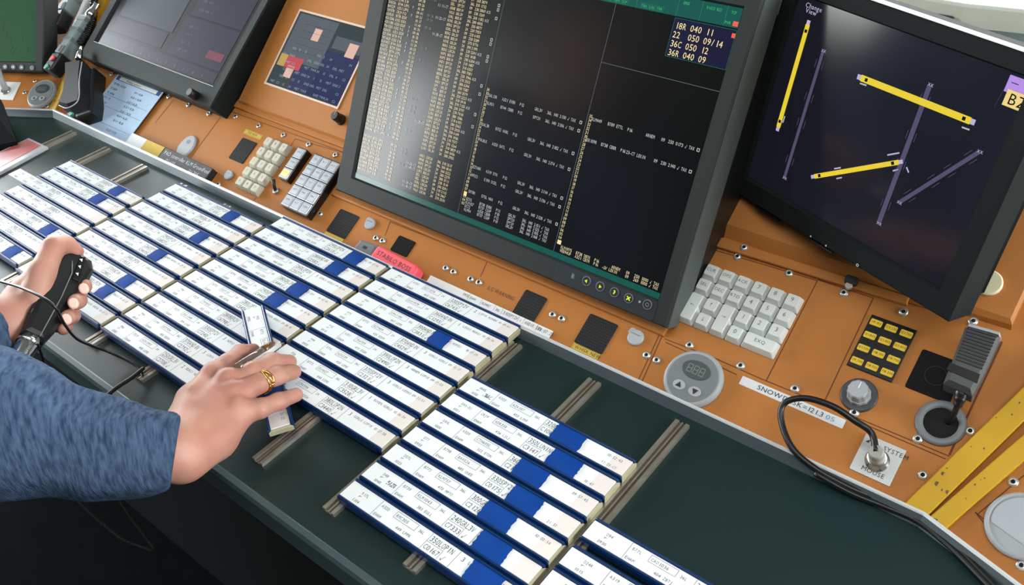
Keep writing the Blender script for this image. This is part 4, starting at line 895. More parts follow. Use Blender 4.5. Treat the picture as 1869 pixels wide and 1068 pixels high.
b = MB(); b.tube([tuple(p + [0, 0, Z0] - np.array(top)) for p in bez(path, 8)], .0030, 10); b.build('cable', M_cable, t)
path2 = [at(x - 2, y + 8, max(z - .0004, -.0088)) for x, y, z in Pn[7:]]
t = thing('desk_cable', 'second black cable lying along the right back lip of the desk', 'cable', Matrix.Translation(path2[0] + [0, 0, Z0])); b = MB(); b.tube([tuple(p - path2[0]) for p in bez(path2, 8)], .0026, 10); b.build('cable', M_cable, t)
# left-wing connector plate
t, (X0, X1, Y0, Y1) = sticker('connector_plate', 'pale connector plate with a jack plug on the left wing panel', 'connector', WL, [(0, 148), (36, 151), (24, 183), (-14, 181)], [M_white, M_text], th=.001)
MB().tube([(0, 0, .001), (-.006, .012, .012), (-.012, .028, .024)], .005, 12).build('plug', M_grey, t); MB().lathe([(.009, .001), (.008, .004)], 20).build('socket', M_chrome, t)
# round tray at lower right
u, v = WR.px(1867, 960, .003); t = thing('ashtray', 'large round grey recessed ashtray lid on the panel at the lower right', 'ashtray', WR.mat(u, v))
MB().lathe([(.028, 0), (.028, .0035), (.0262, .0050), (.0245, .0050), (.0240, .0030)], 48).build('outer_ring', M_grey, t); MB().prism([(p[0], max(p[1], -.013)) for p in circ(.0235, 48)], .001, .0042, .0008).build('lid_plate', M_cap, t); MB().lathe([(.006, .0042), (.006, .0050), (.004, .0050)], 20, cx=.018, cy=.008).build('lid_button', M_greyd, t)

# yellow bars over the seams
def bar(label, e0, e1, w, frs, h=.009):
    """flat steel bar lying along the panel seam, from e0 to e1 (plane coordinates), w wide"""
    a, c = np.array(e0), np.array(e1); L_ = np.linalg.norm(c - a); an = math.atan2(c[1] - a[1], c[0] - a[0])
    t = thing('yellow_bar', label, 'bar', frs.mat(a[0], a[1], 0.0, an)); b = MB(); b.prism([(0, 0), (L_, 0), (L_, w), (0, w)], 0, h, .001)
    rr_ = random.Random(int(L_ * 1e4))
    for i in range(26): 
        x, y = rr_.uniform(.0, L_), rr_.uniform(.001, w - .002); s_ = rr_.uniform(.0006, .0016) * (2.5 if x < .045 else 1); b.plate([(x, y), (x + s_ * 1.4, y + s_ * .3), (x + s_, y + s_), (x + s_ * .2, y + s_ * .8)], h + .0001, 1)
    b.build('bar_body', [M_bar, M_scuff], t); return t
H9 = P1.up(.009)
def barpx(label, lo0, lo1, hi0, fr=P1):
    A, B_, C_ = [np.array(fr.up(.009).px(*p)) for p in (lo0, lo1, hi0)]; d = (B_ - A) / np.linalg.norm(B_ - A); n_ = np.array([-d[1], d[0]]); w = float((C_ - A) @ n_)
    B2 = A + d * .46; A = A - d * .024; B2 = A + d * .385; return bar(label, A, B2, w, fr)
barpx('upper yellow painted steel bar over the console seam at the right', (1714, 921), (1869, 768), (1662, 908))
barpx('lower yellow painted steel bar over the console seam at the right', (1740, 954), (1869, 841), (1713, 929))
barpx('yellow painted bar over the console seam at the upper left', (104, 194), (192, 0), (92, 192))

# ------------------------------------------------------------------ hand microphone in its clip
t, q, c = quad_thing('hand_microphone', 'black ribbed hand microphone hanging over the cable grommet', 'microphone', P1, [(1762.5, 592), (1827.6, 611), (1796, 681), (1775, 719), (1722, 696), (1736.6, 659)], 0.012, .040)
b = MB(); po = ccw(q); b.rings([[(x, y, 0) for x, y in inset(po, .003)], [(x, y, .006) for x, y in po], [(x, y, .022) for x, y in po], [(x, y, .028) for x, y in inset(po, .0035)]])
b.build('microphone_body', mat('mic_grey', (64, 70, 72), .5, bump=.2, bscale=900), t)
A, B_, C_, D_ = [Vector(p) for p in (q[0], q[1], q[2], q[5])]
b = MB()
for k in range(11):
    f0 = .06 + k * .083; a1, a2 = A.lerp(D_, f0), B_.lerp(C_, f0); b1, b2 = A.lerp(D_, f0 + .045), B_.lerp(C_, f0 + .045); s_ = (a2 - a1) * .09
    b.rings([[(a1.x + s_.x, a1.y + s_.y, z) for z in (.0275,)] + [(a2.x - s_.x, a2.y - s_.y, .0275), (b2.x - s_.x, b2.y - s_.y, .0275), (b1.x + s_.x, b1.y + s_.y, .0275)],
             [(a1.x + s_.x, a1.y + s_.y, .0292), (a2.x - s_.x, a2.y - s_.y, .0292), (b2.x - s_.x, b2.y - s_.y, .0292), (b1.x + s_.x, b1.y + s_.y, .0292)]])
b.build('sound_ribs', M_black, t)
b = MB(); cl = (C_ + D_ + Vector(q[3]) + Vector(q[4])) / 4; b.prism([(cl.x - .014, cl.y + .001), (cl.x + .012, cl.y - .0005), (cl.x + .011, cl.y + .008), (cl.x - .014, cl.y + .0085)], .0275, .0284, .0003); b.build('logo_recess', M_blackg, t)
b = MB(); b.rings([[(A.x, A.y + .0005, .012), (B_.x, B_.y + .0005, .012), (B_.x, B_.y + .0035, .012), (A.x, A.y + .0035, .012)], [(A.x + .002, A.y, .026), (B_.x - .002, B_.y, .026), (B_.x - .002, B_.y + .0025, .026), (A.x + .002, A.y + .0025, .026)]]); b.build('top_clip', M_grey, t)
e0 = P1.px(1757, 712, .026); ee = [np.array([*P1.px(x, y, h), h]) for x, y, h in ((1757, 708, .028), (1752, 728, .026), (1747, 742, .022), (1740, 758, .012), (1731, 772, .0005))]
b = MB(); b.tube([(p[0] - c[0], p[1] - c[1], p[2] - .012) for p in bez(ee, 6)], .003, 12, rad=[.0058] * 5 + [.0050] * 3 + [.0040] * 4 + [.0026] * 13); b.build('microphone_cable', M_cable, t)

# ------------------------------------------------------------------ hand sets at the upper left
def handset(label, p0, p1, w, hz, head):
    """square grey phone body running from p0 (plug end) to p1 (black head with two buttons)"""
    A, B_ = [np.array(P1.px(*p, hz)) for p in (p0, p1)]; d = A - B_; L_ = np.linalg.norm(d); an = math.atan2(d[1], d[0])
    t = thing('handset', label, 'handset', P1.mat(B_[0], B_[1], hz - .022, an)); hw = w / 2
    MB().prism(rrect(.036, w * 1.12, .005, 4, .006, 0), 0, .024, .003).build('head', M_black, t)
    b = MB(); b.prism(rrect(L_ - .024, w, .003, 3, .024 + (L_ - .024) / 2, 0), 0, .022, .002); b.build('body', mat('handset_grey', (120, 134, 136), .45), t)
    b = MB()
    for k in range(3): X = .055 + k * .022; b.prism(rrect(.008, w * 1.04, .001, 2, X, 0), .0, .0226, .0005)
    b.build('grip_rib', mat('rib_grey', (100, 112, 114), .45), t)
    b = MB(); b.prism(rrect(.016, w * .66, .001, 2, .032, 0), .022, .0245, .0006); b.prism(rrect(.012, .0014, .0004, 1, .032, -.003), .0245, .0250, mi=1); b.build('switch_plate', [M_greyd, M_black], t)
    MB().lathe([(.0052, .024), (.0052, .0265), (.0042, .0270)], 20, 0, .010, -hw * .1).build('red_button', M_red, t)
    MB().lathe([(.0050, .022), (.0050, .0255), (.0040, .0262)], 20, 0, -.007, hw * .05).build('green_button', M_green, t)
    MB().tube([(.028, hw + .003, .012), (.018, hw + .007, .016), (-.004, hw + .006, .016)], .0020, 8).build('hook_lever', M_black, t)
    MB().tube([(L_, 0, .012), (L_ + .012, 0, .012), (L_ + .018, 0, .012), (L_ + .03, 0, .012)], .005, 14, rad=[.0085, .0085, .006, .006]).build('connector_sleeve', M_chrome, t)
    return t
handset('grey handset with red and green buttons, complete, over the console seam', (153, 26), (92, 117), .021, .045, 0)
handset('grey handset with red and green buttons, cut by the top of the photo', (150, -62), (100, 37), .021, .045, 0)
t, q, c = quad_thing('receiver', 'black telephone receiver standing on end beside the blue notice', 'receiver', P1, [(116, 112), (148, 107), (145, 135), (146, 165), (143, 184), (120, 192), (104, 188), (112, 165), (116, 140)], 0.006, .048)
po = ccw(q); b = MB(); b.rings([[(x + .008, y - .004, 0) for x, y in po], [(x + .007, y - .003, .024) for x, y in po], [(x, y, .036) for x, y in po], [(x, y, .042) for x, y in inset(po, .003)]]); b.build('receiver_body', mat('receiver_grey', (34, 37, 40), .55, spec=.25), t)
b = MB(); b.prism([(x + .011, y - .003) for x, y in inset(po, -.003)], -.004, .024, .004); b.build('receiver_shell', M_black, t)
p_ = P1.px(132, 207, .03); MB().lathe([(.0062, .022), (.0062, .026), (.005, .0265)], 20, 0, p_[0] - c[0], p_[1] - c[1]).build('green_button', M_green, t)
p_ = [np.array([*P1.px(x, y, .052), .052]) for x, y in ((148, 112), (143, 145), (143, 172), (137, 187), (120, 196), (106, 191))]
MB().tube([(p[0] - c[0], p[1] - c[1], p[2] - .008) for p in bez(p_, 5)], .0010, 6).build('seam_trim', M_cap, t)
MB().tube([(*(np.array(P1.px(x, y, .05)) - c), .040) for x, y in ((140, 106), (143, 92), (145, 84))], .004, 12, rad=[.0055, .0045, .003]).build('jack_plug', M_chrome, t)
# coiled cord
cp = bez([np.array([*P1.px(x, y, .03), .03]) for x, y in ((172, -20), (172, 10), (170, 36), (162, 60), (150, 78))], 40)
V = []
for i, p in enumerate(cp):
    a_ = i * 1.15; V.append((p[0] + .0065 * math.cos(a_), p[1] - i * 0.00002, p[2] + .0065 * math.sin(a_)))
t = thing('coiled_cord', 'black coiled telephone cord left of the upper left monitor', 'cord', P1.mat(V[0][0], V[0][1], V[0][2])); MB().tube([(x - V[0][0], y - V[0][1], z - V[0][2]) for x, y, z in V], .0016, 6).build('cord', M_cable, t)
t, q, c = quad_thing('handset_cradle', 'black cradle behind the grey handsets', 'cradle', P1, [(100, -20), (178, -40), (166, 60), (122, 100), (84, 118), (82, 60)], 0, .014)
MB().prism(ccw(q), 0, .014, .002).build('cradle_body', M_black, t)

# ------------------------------------------------------------------ things on the desk at the left
def desk_px(x, y, z=-.012): return at(x, y, z)
A, B_, C_, D_ = [desk_px(x, y, -.006) for x, y in ((52, 250), (86, 266), (-60, 345), (-80, 312))]
cA = (A + C_) / 2; t = thing('plastic_pouch', 'clear plastic case with a red insert at the left edge of the desk', 'case', Matrix.Translation((cA[0], cA[1], ZD)))
loc = [(p[0] - cA[0], p[1] - cA[1]) for p in (A, B_, C_, D_)]
MB().prism(ccw(loc), 0, .005, .0015).build('case_body', mat('clear_case', (196, 198, 202), .12, coat=.6), t)
l2 = inset(ccw(loc), .009); MB().prism([(x - .004, y + .004) for x, y in l2], .005, .0056).build('red_insert', mat('red_card', (172, 70, 72), .35, coat=.5, rgb2=(206, 120, 118), vscale=40), t)
P_ = [at(-40, 170, .02), at(4, 186, .02), at(32, 262, -.004), at(-30, 275, -.004)]
t = thing('black_folder', 'black object leaning on the desk at the left edge', 'folder', Matrix.Translation(P_[3] + [0, 0, Z0])); M_flat = mat('matt_black', (20, 23, 24), .9, spec=.05)
b = MB(); b.rings([[tuple(p - P_[3] + [0, 0, -.006]) for p in P_], [tuple(p - P_[3] + [0, 0, .004]) for p in P_]]); b.build('folder_body', M_flat, t)

# ------------------------------------------------------------------ background beyond the console
YL = tp_[1] + .12; ZL = tp_[2]
sill = thing('window_bench', 'cream bench top with papers behind the console, upper right', 'bench', Matrix.Translation((1.0, YL + .45, 0)))
MB().box(-1.6, 1.2, -.36, .4, ZL + Z0 - .12, ZL + Z0 - .10).box(-1.6, 1.2, .36, .4, 0, ZL + Z0 - .12).build('bench_top', mat('cream_bench', (120, 122, 104), .5, var=.06), sill)
def bg(x, y, z): return at(x, y, z)
zb = ZL - .10
def bench_item(name, label, cat, px4, h, m, z=None):
    P_ = [bg(x, y, zb + h) for x, y in px4]; c = sum(P_) / len(P_); t = thing(name, label, cat, Matrix.Translation((c[0], c[1], zb + Z0)))
    MB().prism(ccw([(p[0] - c[0], p[1] - c[1]) for p in P_]), 0, h, min(.004, h * .3)).build('body', m, t); return t
bench_item('cable_duct', 'rounded white duct on the bench at the top right corner', 'duct', [(1650, -30), (1900, -20), (1900, 22), (1760, 8), (1640, -12)], .04, mat('duct_white', (170, 176, 166), .4))
bench_item('black_box', 'small black box on the bench above the right monitor', 'box', [(1696, 12), (1746, 22), (1742, 34), (1697, 26)], .02, M_black)
bench_item('yellow_strap', 'yellow strap on the bench above the right monitor', 'strap', [(1793, 26), (1806, 30), (1794, 52), (1785, 52)], .005, M_yel2)
bench_item('glass_tray', 'dark glass tray on the bench at the right edge', 'tray', [(1805, 38), (1875, 46), (1880, 90), (1790, 70)], .006, mat('smoked_glass', (70, 84, 84), .1))
t = thing('metal_trim', 'bright metal strip above the orange touch screen housing', 'trim', TF.mat(wT / 2, tl_ + .001, 0))
MB().prism([(-wT / 2, 0), (wT / 2, 0), (wT / 2, .02), (-wT / 2, .02)], -.004, .001, .001).build('strip', M_chrome, t)

#PART3
# ------------------------------------------------------------------ person (two forearms and hands, pullover)
def sd_cap(P, a, b, ra, rb):
    a, b = np.array(a, float), np.array(b, float); ab = b - a; t = np.clip(((P - a) @ ab) / (ab @ ab), 0, 1)
    return np.linalg.norm(P - a - t[..., None] * ab, axis=-1) - (ra + t * (rb - ra))
def smin(a, b, k):
    h = np.clip(0.5 + 0.5 * (b - a) / k, 0, 1); return b * (1 - h) + a * h - k * h * (1 - h)
def chain(P, pts, k=.004):
    """pts = [(point, radius), ...]"""
    d = None
    for (a, ra), (b, rb) in zip(pts[:-1], pts[1:]):
        c = sd_cap(P, a, b, ra, rb); d = c if d is None else smin(d, c, k)
    return d
def surface_nets(f, lo, hi, h):
    lo, hi = np.array(lo), np.array(hi); n = np.ceil((hi - lo) / h).astype(int) + 1
    ax = [lo[i] + h * np.arange(n[i]) for i in range(3)]
    V = np.empty(tuple(n), np.float32)
    Y, Z = np.meshgrid(ax[1], ax[2], indexing='ij')
    for i, x in enumerate(ax[0]):
        V[i] = f(np.stack([np.full_like(Y, x), Y, Z], -1))
    ins = V < 0; cs = np.zeros((n[0] - 1, n[1] - 1, n[2] - 1), int)
    corners = [(i, j, k) for i in (0, 1) for j in (0, 1) for k in (0, 1)]
    sl = lambda c: tuple(slice(c[a], c[a] + n[a] - 1) for a in range(3))
    for c in corners: cs += ins[sl(c)]
    act = (cs > 0) & (cs < 8); idx = -np.ones(act.shape, int); idx[act] = np.arange(act.sum())
    pos = np.zeros(act.shape + (3,)); cnt = np.zeros(act.shape)
    for c in corners:
        for a in range(3):
            if c[a]: continue
            c2 = list(c); c2[a] = 1; v0, v1 = V[sl(c)], V[sl(tuple(c2))]; m = ((v0 < 0) != (v1 < 0)) & act
            t = np.where(m, v0 / np.where(m, v0 - v1, 1), 0)
            p = np.zeros(act.shape + (3,)); 
            for b in range(3): p[..., b] = c[b]
            p[..., a] += t; pos += np.where(m[..., None], p, 0); cnt += m
    I = np.argwhere(act); vs = lo + (I + pos[act] / cnt[act][:, None]) * h
    faces = []
    for a in range(3):
        b, c = (a + 1) % 3, (a + 2) % 3
        s0 = [slice(None)] * 3; s1 = [slice(None)] * 3; s0[a] = slice(0, n[a] - 1); s1[a] = slice(1, n[a])
        i0, i1 = ins[tuple(s0)], ins[tuple(s1)]; E = np.argwhere(i0 != i1)
        E = E[(E[:, b] > 0) & (E[:, c] > 0) & (E[:, b] < n[b] - 1) & (E[:, c] < n[c] - 1)]
        if not len(E): continue
        def cell(db, dc):
            q = E.copy(); q[:, b] += db; q[:, c] += dc; return idx[q[:, 0], q[:, 1], q[:, 2]]
        Q = np.stack([cell(-1, -1), cell(0, -1), cell(0, 0), cell(-1, 0)], 1)
        fl = i0[E[:, 0], E[:, 1], E[:, 2]]
        Q[~fl] = Q[~fl][:, ::-1]; faces.append(Q)
    F = np.concatenate(faces); F = F[(F >= 0).all(1)]
    return vs, F
def sdf_mesh(parts):
    """parts: list of (f, lo, hi, h) meshed and joined in one builder"""
    b = MB()
    for f, lo, hi, h in parts:
        vs, F = surface_nets(f, lo, hi, h); b.add(vs.tolist(), F.tolist(), 0, True)
    return b
# --- right hand (holding the pen, palm down over the slanting holder)
def R_(x, y, z): return at(x, y, z)
wr = R_(318, 817, .056); wr_t = R_(311, 786, .058); wr_b = R_(330, 850, .050)
fr_in = R_(215, 800, .080)
RH = {}
RH['index'] = [(R_(392, 690, .048), .0125), (R_(418, 664, .050), .0100), (R_(440, 646, .043), .0090), (R_(462, 640, .028), .0074)]
RH['middle'] = [(R_(418, 700, .050), .0125), (R_(462, 680, .052), .0100), (R_(498, 661, .040), .0088), (R_(528, 661, .024), .0076)]
RH['ring'] = [(R_(428, 722, .048), .0122), (R_(470, 700, .048), .0098), (R_(505, 686, .038), .0088), (R_(536, 679, .024), .0076)]
RH['pinky'] = [(R_(434, 752, .042), .0112), (R_(474, 746, .038), .0090), (R_(508, 733, .030), .0080), (R_(540, 721, .020), .0070)]
RH['thumb'] = [(R_(352, 742, .036), .0150), (R_(395, 690, .024), .0120), (R_(440, 668, .018), .0098), (R_(470, 655, .017), .0080)]
palm = [([(R_(324, 803, .050), .0185), (R_(360, 735, .046), .0190), (R_(392, 690, .044), .0140)], .010), ([(R_(325, 820, .050), .0200), (R_(372, 765, .044), .0200), (R_(420, 706, .044), .0140)], .010),
        ([(R_(330, 835, .046), .0190), (R_(380, 790, .040), .0200), (R_(428, 728, .042), .0145)], .010), ([(R_(338, 838, .044), .0165), (R_(395, 800, .036), .0175), (R_(438, 756, .038), .0130)], .010)]
arm = [(R_(150, 808, .090), .030), (R_(260, 820, .070), .0270), (R_(326, 818, .052), .0225)]
def f_right(P):
    d = chain(P, arm, .01)
    for c, k in palm: d = smin(d, chain(P, c, .006), .014)
    out = None
    for nme, c in RH.items():
        e = smin(d, chain(P, c, .005), .007 if nme != 'thumb' else .010); out = e if out is None else np.minimum(out, e)
    for c, k in palm:
        q = [(p + np.array([0, 0, r - .0030]), .0042) for p, r in c]; out = smin(out, sd_cap(P, q[1][0], q[2][0], .0040, .0048), .007)
    for nme in ('index', 'middle', 'ring', 'pinky'):
        p, r = RH[nme][0]; out = smin(out, np.linalg.norm(P - (p + np.array([0, 0, r - .0045])), axis=-1) - .0068, .008)
        p, r = RH[nme][1]; dd_ = np.linalg.norm(P - (p + np.array([0, 0, r])), axis=-1); out = out + .00035 * np.sin(dd_ * 2600) * np.exp(-(dd_ / .0055) ** 2)
    return out + .0004 * np.sin(P[..., 0] * 260 + P[..., 1] * 170) * np.exp(-((P[..., 2] - .07) / .02) ** 2)
allp = np.array([p for c in RH.values() for p, r in c] + [p for c, k in palm for p, r in c] + [p for p, r in arm[1:]])
# --- left hand round the black microphone
LHD = {}
LHD['thumb'] = [(R_(64, 548, .080), .0150), (R_(78, 495, .100), .0130), (R_(98, 452, .108), .0115), (R_(120, 448, .100), .0105), (R_(138, 459, .092), .0085)]
LHD['index'] = [(R_(96, 500, .062), .0110), (R_(132, 505, .052), .0095), (R_(150, 519, .062), .0085), (R_(154, 523, .068), .0080)]
LHD['middle'] = [(R_(84, 530, .050), .0110), (R_(118, 540, .044), .0095), (R_(142, 548, .058), .0088), (R_(138, 552, .072), .0080)]
LHD['ring'] = [(R_(70, 560, .045), .0105), (R_(100, 570, .038), .0092), (R_(130, 576, .052), .0085), (R_(124, 580, .066), .0078)]
LHD['pinky'] = [(R_(62, 585, .042), .0095), (R_(92, 592, .036), .0082), (R_(118, 596, .046), .0074), (R_(116, 600, .054), .0068)]
palmL = [([(R_(20, 588, .070), .0230), (R_(48, 545, .072), .0210), (R_(72, 505, .080), .0150)], .01), ([(R_(24, 600, .056), .0230), (R_(56, 560, .052), .0200), (R_(84, 515, .058), .0140)], .01), ([(R_(30, 612, .048), .0200), (R_(58, 580, .044), .0160), (R_(76, 545, .045), .0120)], .01)]
armL = [(R_(-150, 640, .085), .034), (R_(-40, 606, .076), .0280), (R_(14, 596, .066), .0235), (R_(30, 585, .062), .0225)]
def f_left(P):
    d = chain(P, armL, .01)
    for c, k in palmL: d = smin(d, chain(P, c, .006), .014)
    out = None
    for nme, c in LHD.items():
        e = smin(d, chain(P, c, .004), .006); out = e if out is None else np.minimum(out, e)
    return out
allL = np.array([p for c in LHD.values() for p, r in c] + [p for c, k in palmL for p, r in c] + [p for p, r in armL[1:]])
# joints of the body outside the frame, at the left
elR = R_(-40, 768, .13); shR = np.array([.36, -.62, .42]); shL = np.array([.02, -.50, .42]); elL = np.array([.10, -.42, .14])
chest = np.array([.17, -.62, .30]); belly = np.array([.14, -.66, .0]); hips = np.array([.14, -.66, -.10])
def sleeve_noise(P, s=1.0):
    return s * (.0016 * np.sin(P[..., 0] * 150 - P[..., 1] * 60 + 2.5 * np.sin(P[..., 2] * 40)) + .0010 * np.sin(P[..., 0] * 95 + P[..., 2] * 130 + P[..., 1] * 30))
cuffR = [(elR, .054), (R_(60, 795, .105), .0465), (R_(170, 816, .085), .0385), (R_(262, 826, .068), .0325), (R_(306, 820, .060), .0310)]
cuffL = [(elL, .055), (R_(-90, 625, .083), .045), (R_(-14, 602, .074), .034)]
def f_shirt(P):
    d = chain(P, cuffR, .02); d = smin(d, sd_cap(P, shR, elR, .075, .054), .03)
    e = chain(P, cuffL, .02); e = smin(e, sd_cap(P, shL, elL, .07, .055), .03); d = np.minimum(d, e)
    t = smin(sd_cap(P, chest, belly, .135, .125), sd_cap(P, belly, hips, .125, .135), .05)
    t = smin(t, sd_cap(P, shL, shR, .07, .075), .06)
    return smin(d, t, .03) + sleeve_noise(P)
def clip_end(f, p, d, off):
    d = np.array(d) / np.linalg.norm(d)
    def g(P):
        v = f(P); w = (P - p) @ d - off; return np.maximum(v, w)
    return g
cR = R_(322, 817, .058); dR = cR - R_(262, 812, .068); cL = R_(-2, 598, .072); dL = cL - R_(-90, 625, .083)
def f_shirt_cut(P):
    v = f_shirt(P)
    dr, dl = dR / np.linalg.norm(dR), dL / np.linalg.norm(dL)
    w = (P - cR) @ dr; near = np.linalg.norm(P - cR, axis=-1) < .12; v = np.where(near, np.maximum(v, w), v)
    w = (P - cL) @ dl; near = np.linalg.norm(P - cL, axis=-1) < .10; return np.where(near, np.maximum(v, w), v)
M_skin = mat('skin', (180, 134, 116), .52, rgb2=(166, 112, 97), vscale=28, bump=.25, bscale=420, spec=.4, sub=.12)
M_cloth = mat('heather_blue_jersey', (33, 48, 70), .95, rgb2=(70, 88, 112), vscale=95, bump=.8, bscale=200, spec=.1, stretch=(4.0, .8, .8), rotz=.85)
person = thing('person', 'person in a blue heather pullover, right hand moving a strip, left holding a microphone', 'person', Matrix.Translation((.14, -.66, Z0 - .10)))
PI_ = Matrix.Translation((-.14, .66, .10))
body_parts = []
for f_, pts_, h_ in ((f_right, allp, .0016), (f_left, allL, .0018)):
    vs, F = surface_nets(f_, pts_.min(0) - .035, pts_.max(0) + .035, h_); body_parts.append(MB().add(vs.tolist(), F.tolist(), 0, True))
#BODYPLACE
lo = np.array([-.12, -.82, -.26]); hi = np.array([.74, -.16, .52])
f1 = lambda P: f_shirt_cut(P)
vs, F = surface_nets(f1, lo, hi, .0055)
sh = MB(); 
# the forearm that shows in the photo is meshed finely, the rest coarsely
def region(lo_, hi_, h): 
    v_, F_ = surface_nets(f1, lo_, hi_, h); sh.add(v_.tolist(), F_.tolist(), 0, True)
sh.add(vs.tolist(), F.tolist(), 0, True)
so = sh.build('pullover', M_cloth, person, PI_)
# head, neck and trousers, outside the frame
hd = np.array([.16, -.56, .66])
def f_head(P):
    q = (P - hd) / np.array([.075, .095, .115]); d = (np.linalg.norm(q, axis=-1) - 1) * .085
    d = smin(d, sd_cap(P, hd + [0, .085, -.02], hd + [0, .098, -.032], .010, .013), .012)
    d = smin(d, sd_cap(P, chest + [0, 0, .10], hd - [0, .01, .06], .055, .052), .03)
    for sx_ in (-1, 1): d = smin(d, sd_cap(P, hd + [sx_ * .076, 0, -.01], hd + [sx_ * .080, -.008, .02], .008, .011), .006)
    return d
def f_core(P):
    d = f_head(P)
    for c in ([(wr, .020), (R_(260, 812, .070), .027), (elR, .040), (shR, .055)], [(R_(14, 596, .066), .020), (R_(-60, 612, .079), .027), (elL, .038), (shL, .052)]): d = smin(d, chain(P, c, .02), .03)
    t = smin(sd_cap(P, chest, belly, .115, .10), sd_cap(P, belly, hips, .10, .11), .05)
    return smin(smin(d, t, .04), sd_cap(P, shL, shR, .05, .055), .05)
vs, F = surface_nets(f_core, np.array([-.16, -.80, -.24]), np.array([.76, -.12, .82]), .0075)
core = MB().add(vs.tolist(), F.tolist(), 0, True).build('core', M_skin)
def union(a, others):
    for o in others:
        md = a.modifiers.new('u', 'BOOLEAN'); md.operation = 'UNION'; md.solver = 'EXACT'; md.object = o
    dg = bpy.context.evaluated_depsgraph_get(); me = bpy.data.meshes.new_from_object(a.evaluated_get(dg))
    for o in [a] + others: bpy.data.objects.remove(o)
    return me
me = union(core, [b.build('limb', M_skin) for b in body_parts]); me.name = 'body'
me.polygons.foreach_set('use_smooth', [True] * len(me.polygons))
bo = bpy.data.objects.new('body', me); COL.objects.link(bo); bo.parent = person; bo.matrix_local = PI_
def f_hair(P):
    q = (P - hd - np.array([0, -.012, .018])) / np.array([.086, .104, .116]); d = (np.linalg.norm(q, axis=-1) - 1) * .09
    return np.maximum(d, (P - hd) @ np.array([0, .80, -.60]) - .03)
vs, F = surface_nets(f_hair, hd - [.14, .17, .20], hd + [.14, .17, .18], .007); MB().add(vs.tolist(), F.tolist(), 0, True).build('hair', mat('brown_hair', (70, 50, 36), .6, bump=.5, bscale=300), person, PI_)
def f_legs(P):
    d = None
    for sx_ in (-1, 1):
        e = chain(P, [(hips + [sx_ * .09, 0, 0], .09), (np.array([.14 + sx_ * .11, -.60, -.40]), .065), (np.array([.14 + sx_ * .11, -.66, -.74]), .045)], .03); d = e if d is None else np.minimum(d, e)
    return smin(d, sd_cap(P, hips + [-.05, 0, -.01], hips + [.05, 0, -.01], .12, .12), .05)
vs, F = surface_nets(f_legs, np.array([-.12, -.84, -.76]), np.array([.42, -.44, .03]), .010); MB().add(vs.tolist(), F.tolist(), 0, True).build('trousers', mat('dark_trousers', (26, 30, 38), .9), person, PI_)
# nails of the left hand
def nail(p, towards, w=.0052, l=.0062):
    p = np.array(p); n_ = np.array(towards, float); n_ /= np.linalg.norm(n_); a_ = np.cross(n_, [0, 0, 1.0]); a_ /= np.linalg.norm(a_); b_2 = np.cross(n_, a_)
    b = MB(); R = [[tuple(p + a_ * math.cos(t) * w * s_ + b_2 * math.sin(t) * l * s_ + n_ * z_) for t in [2 * math.pi * k / 16 for k in range(16)]] for s_, z_ in ((1.0, -.002), (.95, .0002), (.6, .0009))]
    b.rings(R, smooth=True); b.build('fingernail', mat('nail', (232, 188, 172), .3, coat=.3), person, PI_)
view = np.array([CAM[0], CAM[1], CAM[2] - Z0])
for (x, y, z, r) in ((153, 527, .071, .0078), (134, 554, .075, .0078), (121, 583, .069, .0076)):
    p = R_(x, y, z); d = view - p; d /= np.linalg.norm(d); nail(p + d * (r - .0012), d)
# ring, wristband
a_, b_3 = R_(482, 694, .044), R_(474, 699, .0465); dd = a_ - b_3; dd /= np.linalg.norm(dd); e1 = np.cross(dd, [0, 0, 1.0]); e1 /= np.linalg.norm(e1); e2 = np.cross(dd, e1)
ring = thing('ring', 'gold woven ring on the ring finger of the right hand', 'ring', Matrix.Translation((a_ + b_3) / 2 + [0, 0, Z0]))
for k, (off, ph) in enumerate(((-.0030, 0), (0, 1.5), (.0030, 3))):
    MB().tube([tuple(dd * (off + .0010 * math.sin(3 * t + ph)) + (e1 * math.cos(t) + e2 * math.sin(t)) * .0108) for t in [2 * math.pi * k2 / 48 for k2 in range(49)]], .0014, 8).build('band', M_gold, ring)
a_, b_3 = R_(12, 592, .068), R_(22, 588, .066); dd = (b_3 - a_) / np.linalg.norm(b_3 - a_); e1 = np.cross(dd, [0, 0, 1.0]); e1 /= np.linalg.norm(e1); e2 = np.cross(dd, e1)
wb = thing('wristband', 'black wristband with a beaded edge on the left wrist', 'wristband', Matrix.Translation(a_ + [0, 0, Z0]))
b = MB(); R = [[tuple(dd * o_ + (e1 * math.cos(t) + e2 * math.sin(t)) * r_) for t in [2 * math.pi * k2 / 40 for k2 in range(40)]] for o_, r_ in ((-.007, .0255), (-.006, .0275), (.006, .0275), (.007, .0255))]
b.rings(R, cap0=False, cap1=False, smooth=True); b.build('strap', M_black, wb)
b = MB()
for k in range(44):
    t = 2 * math.pi * k / 44; p = dd * .004 + (e1 * math.cos(t) + e2 * math.sin(t)) * .0282; b.lathe([(.0009, -.0006), (.0009, .0006)], 6); b.v[-12:] = [(x + p[0], y + p[1], z + p[2]) for x, y, z in b.v[-12:]]
b.build('beads', M_cap, wb)
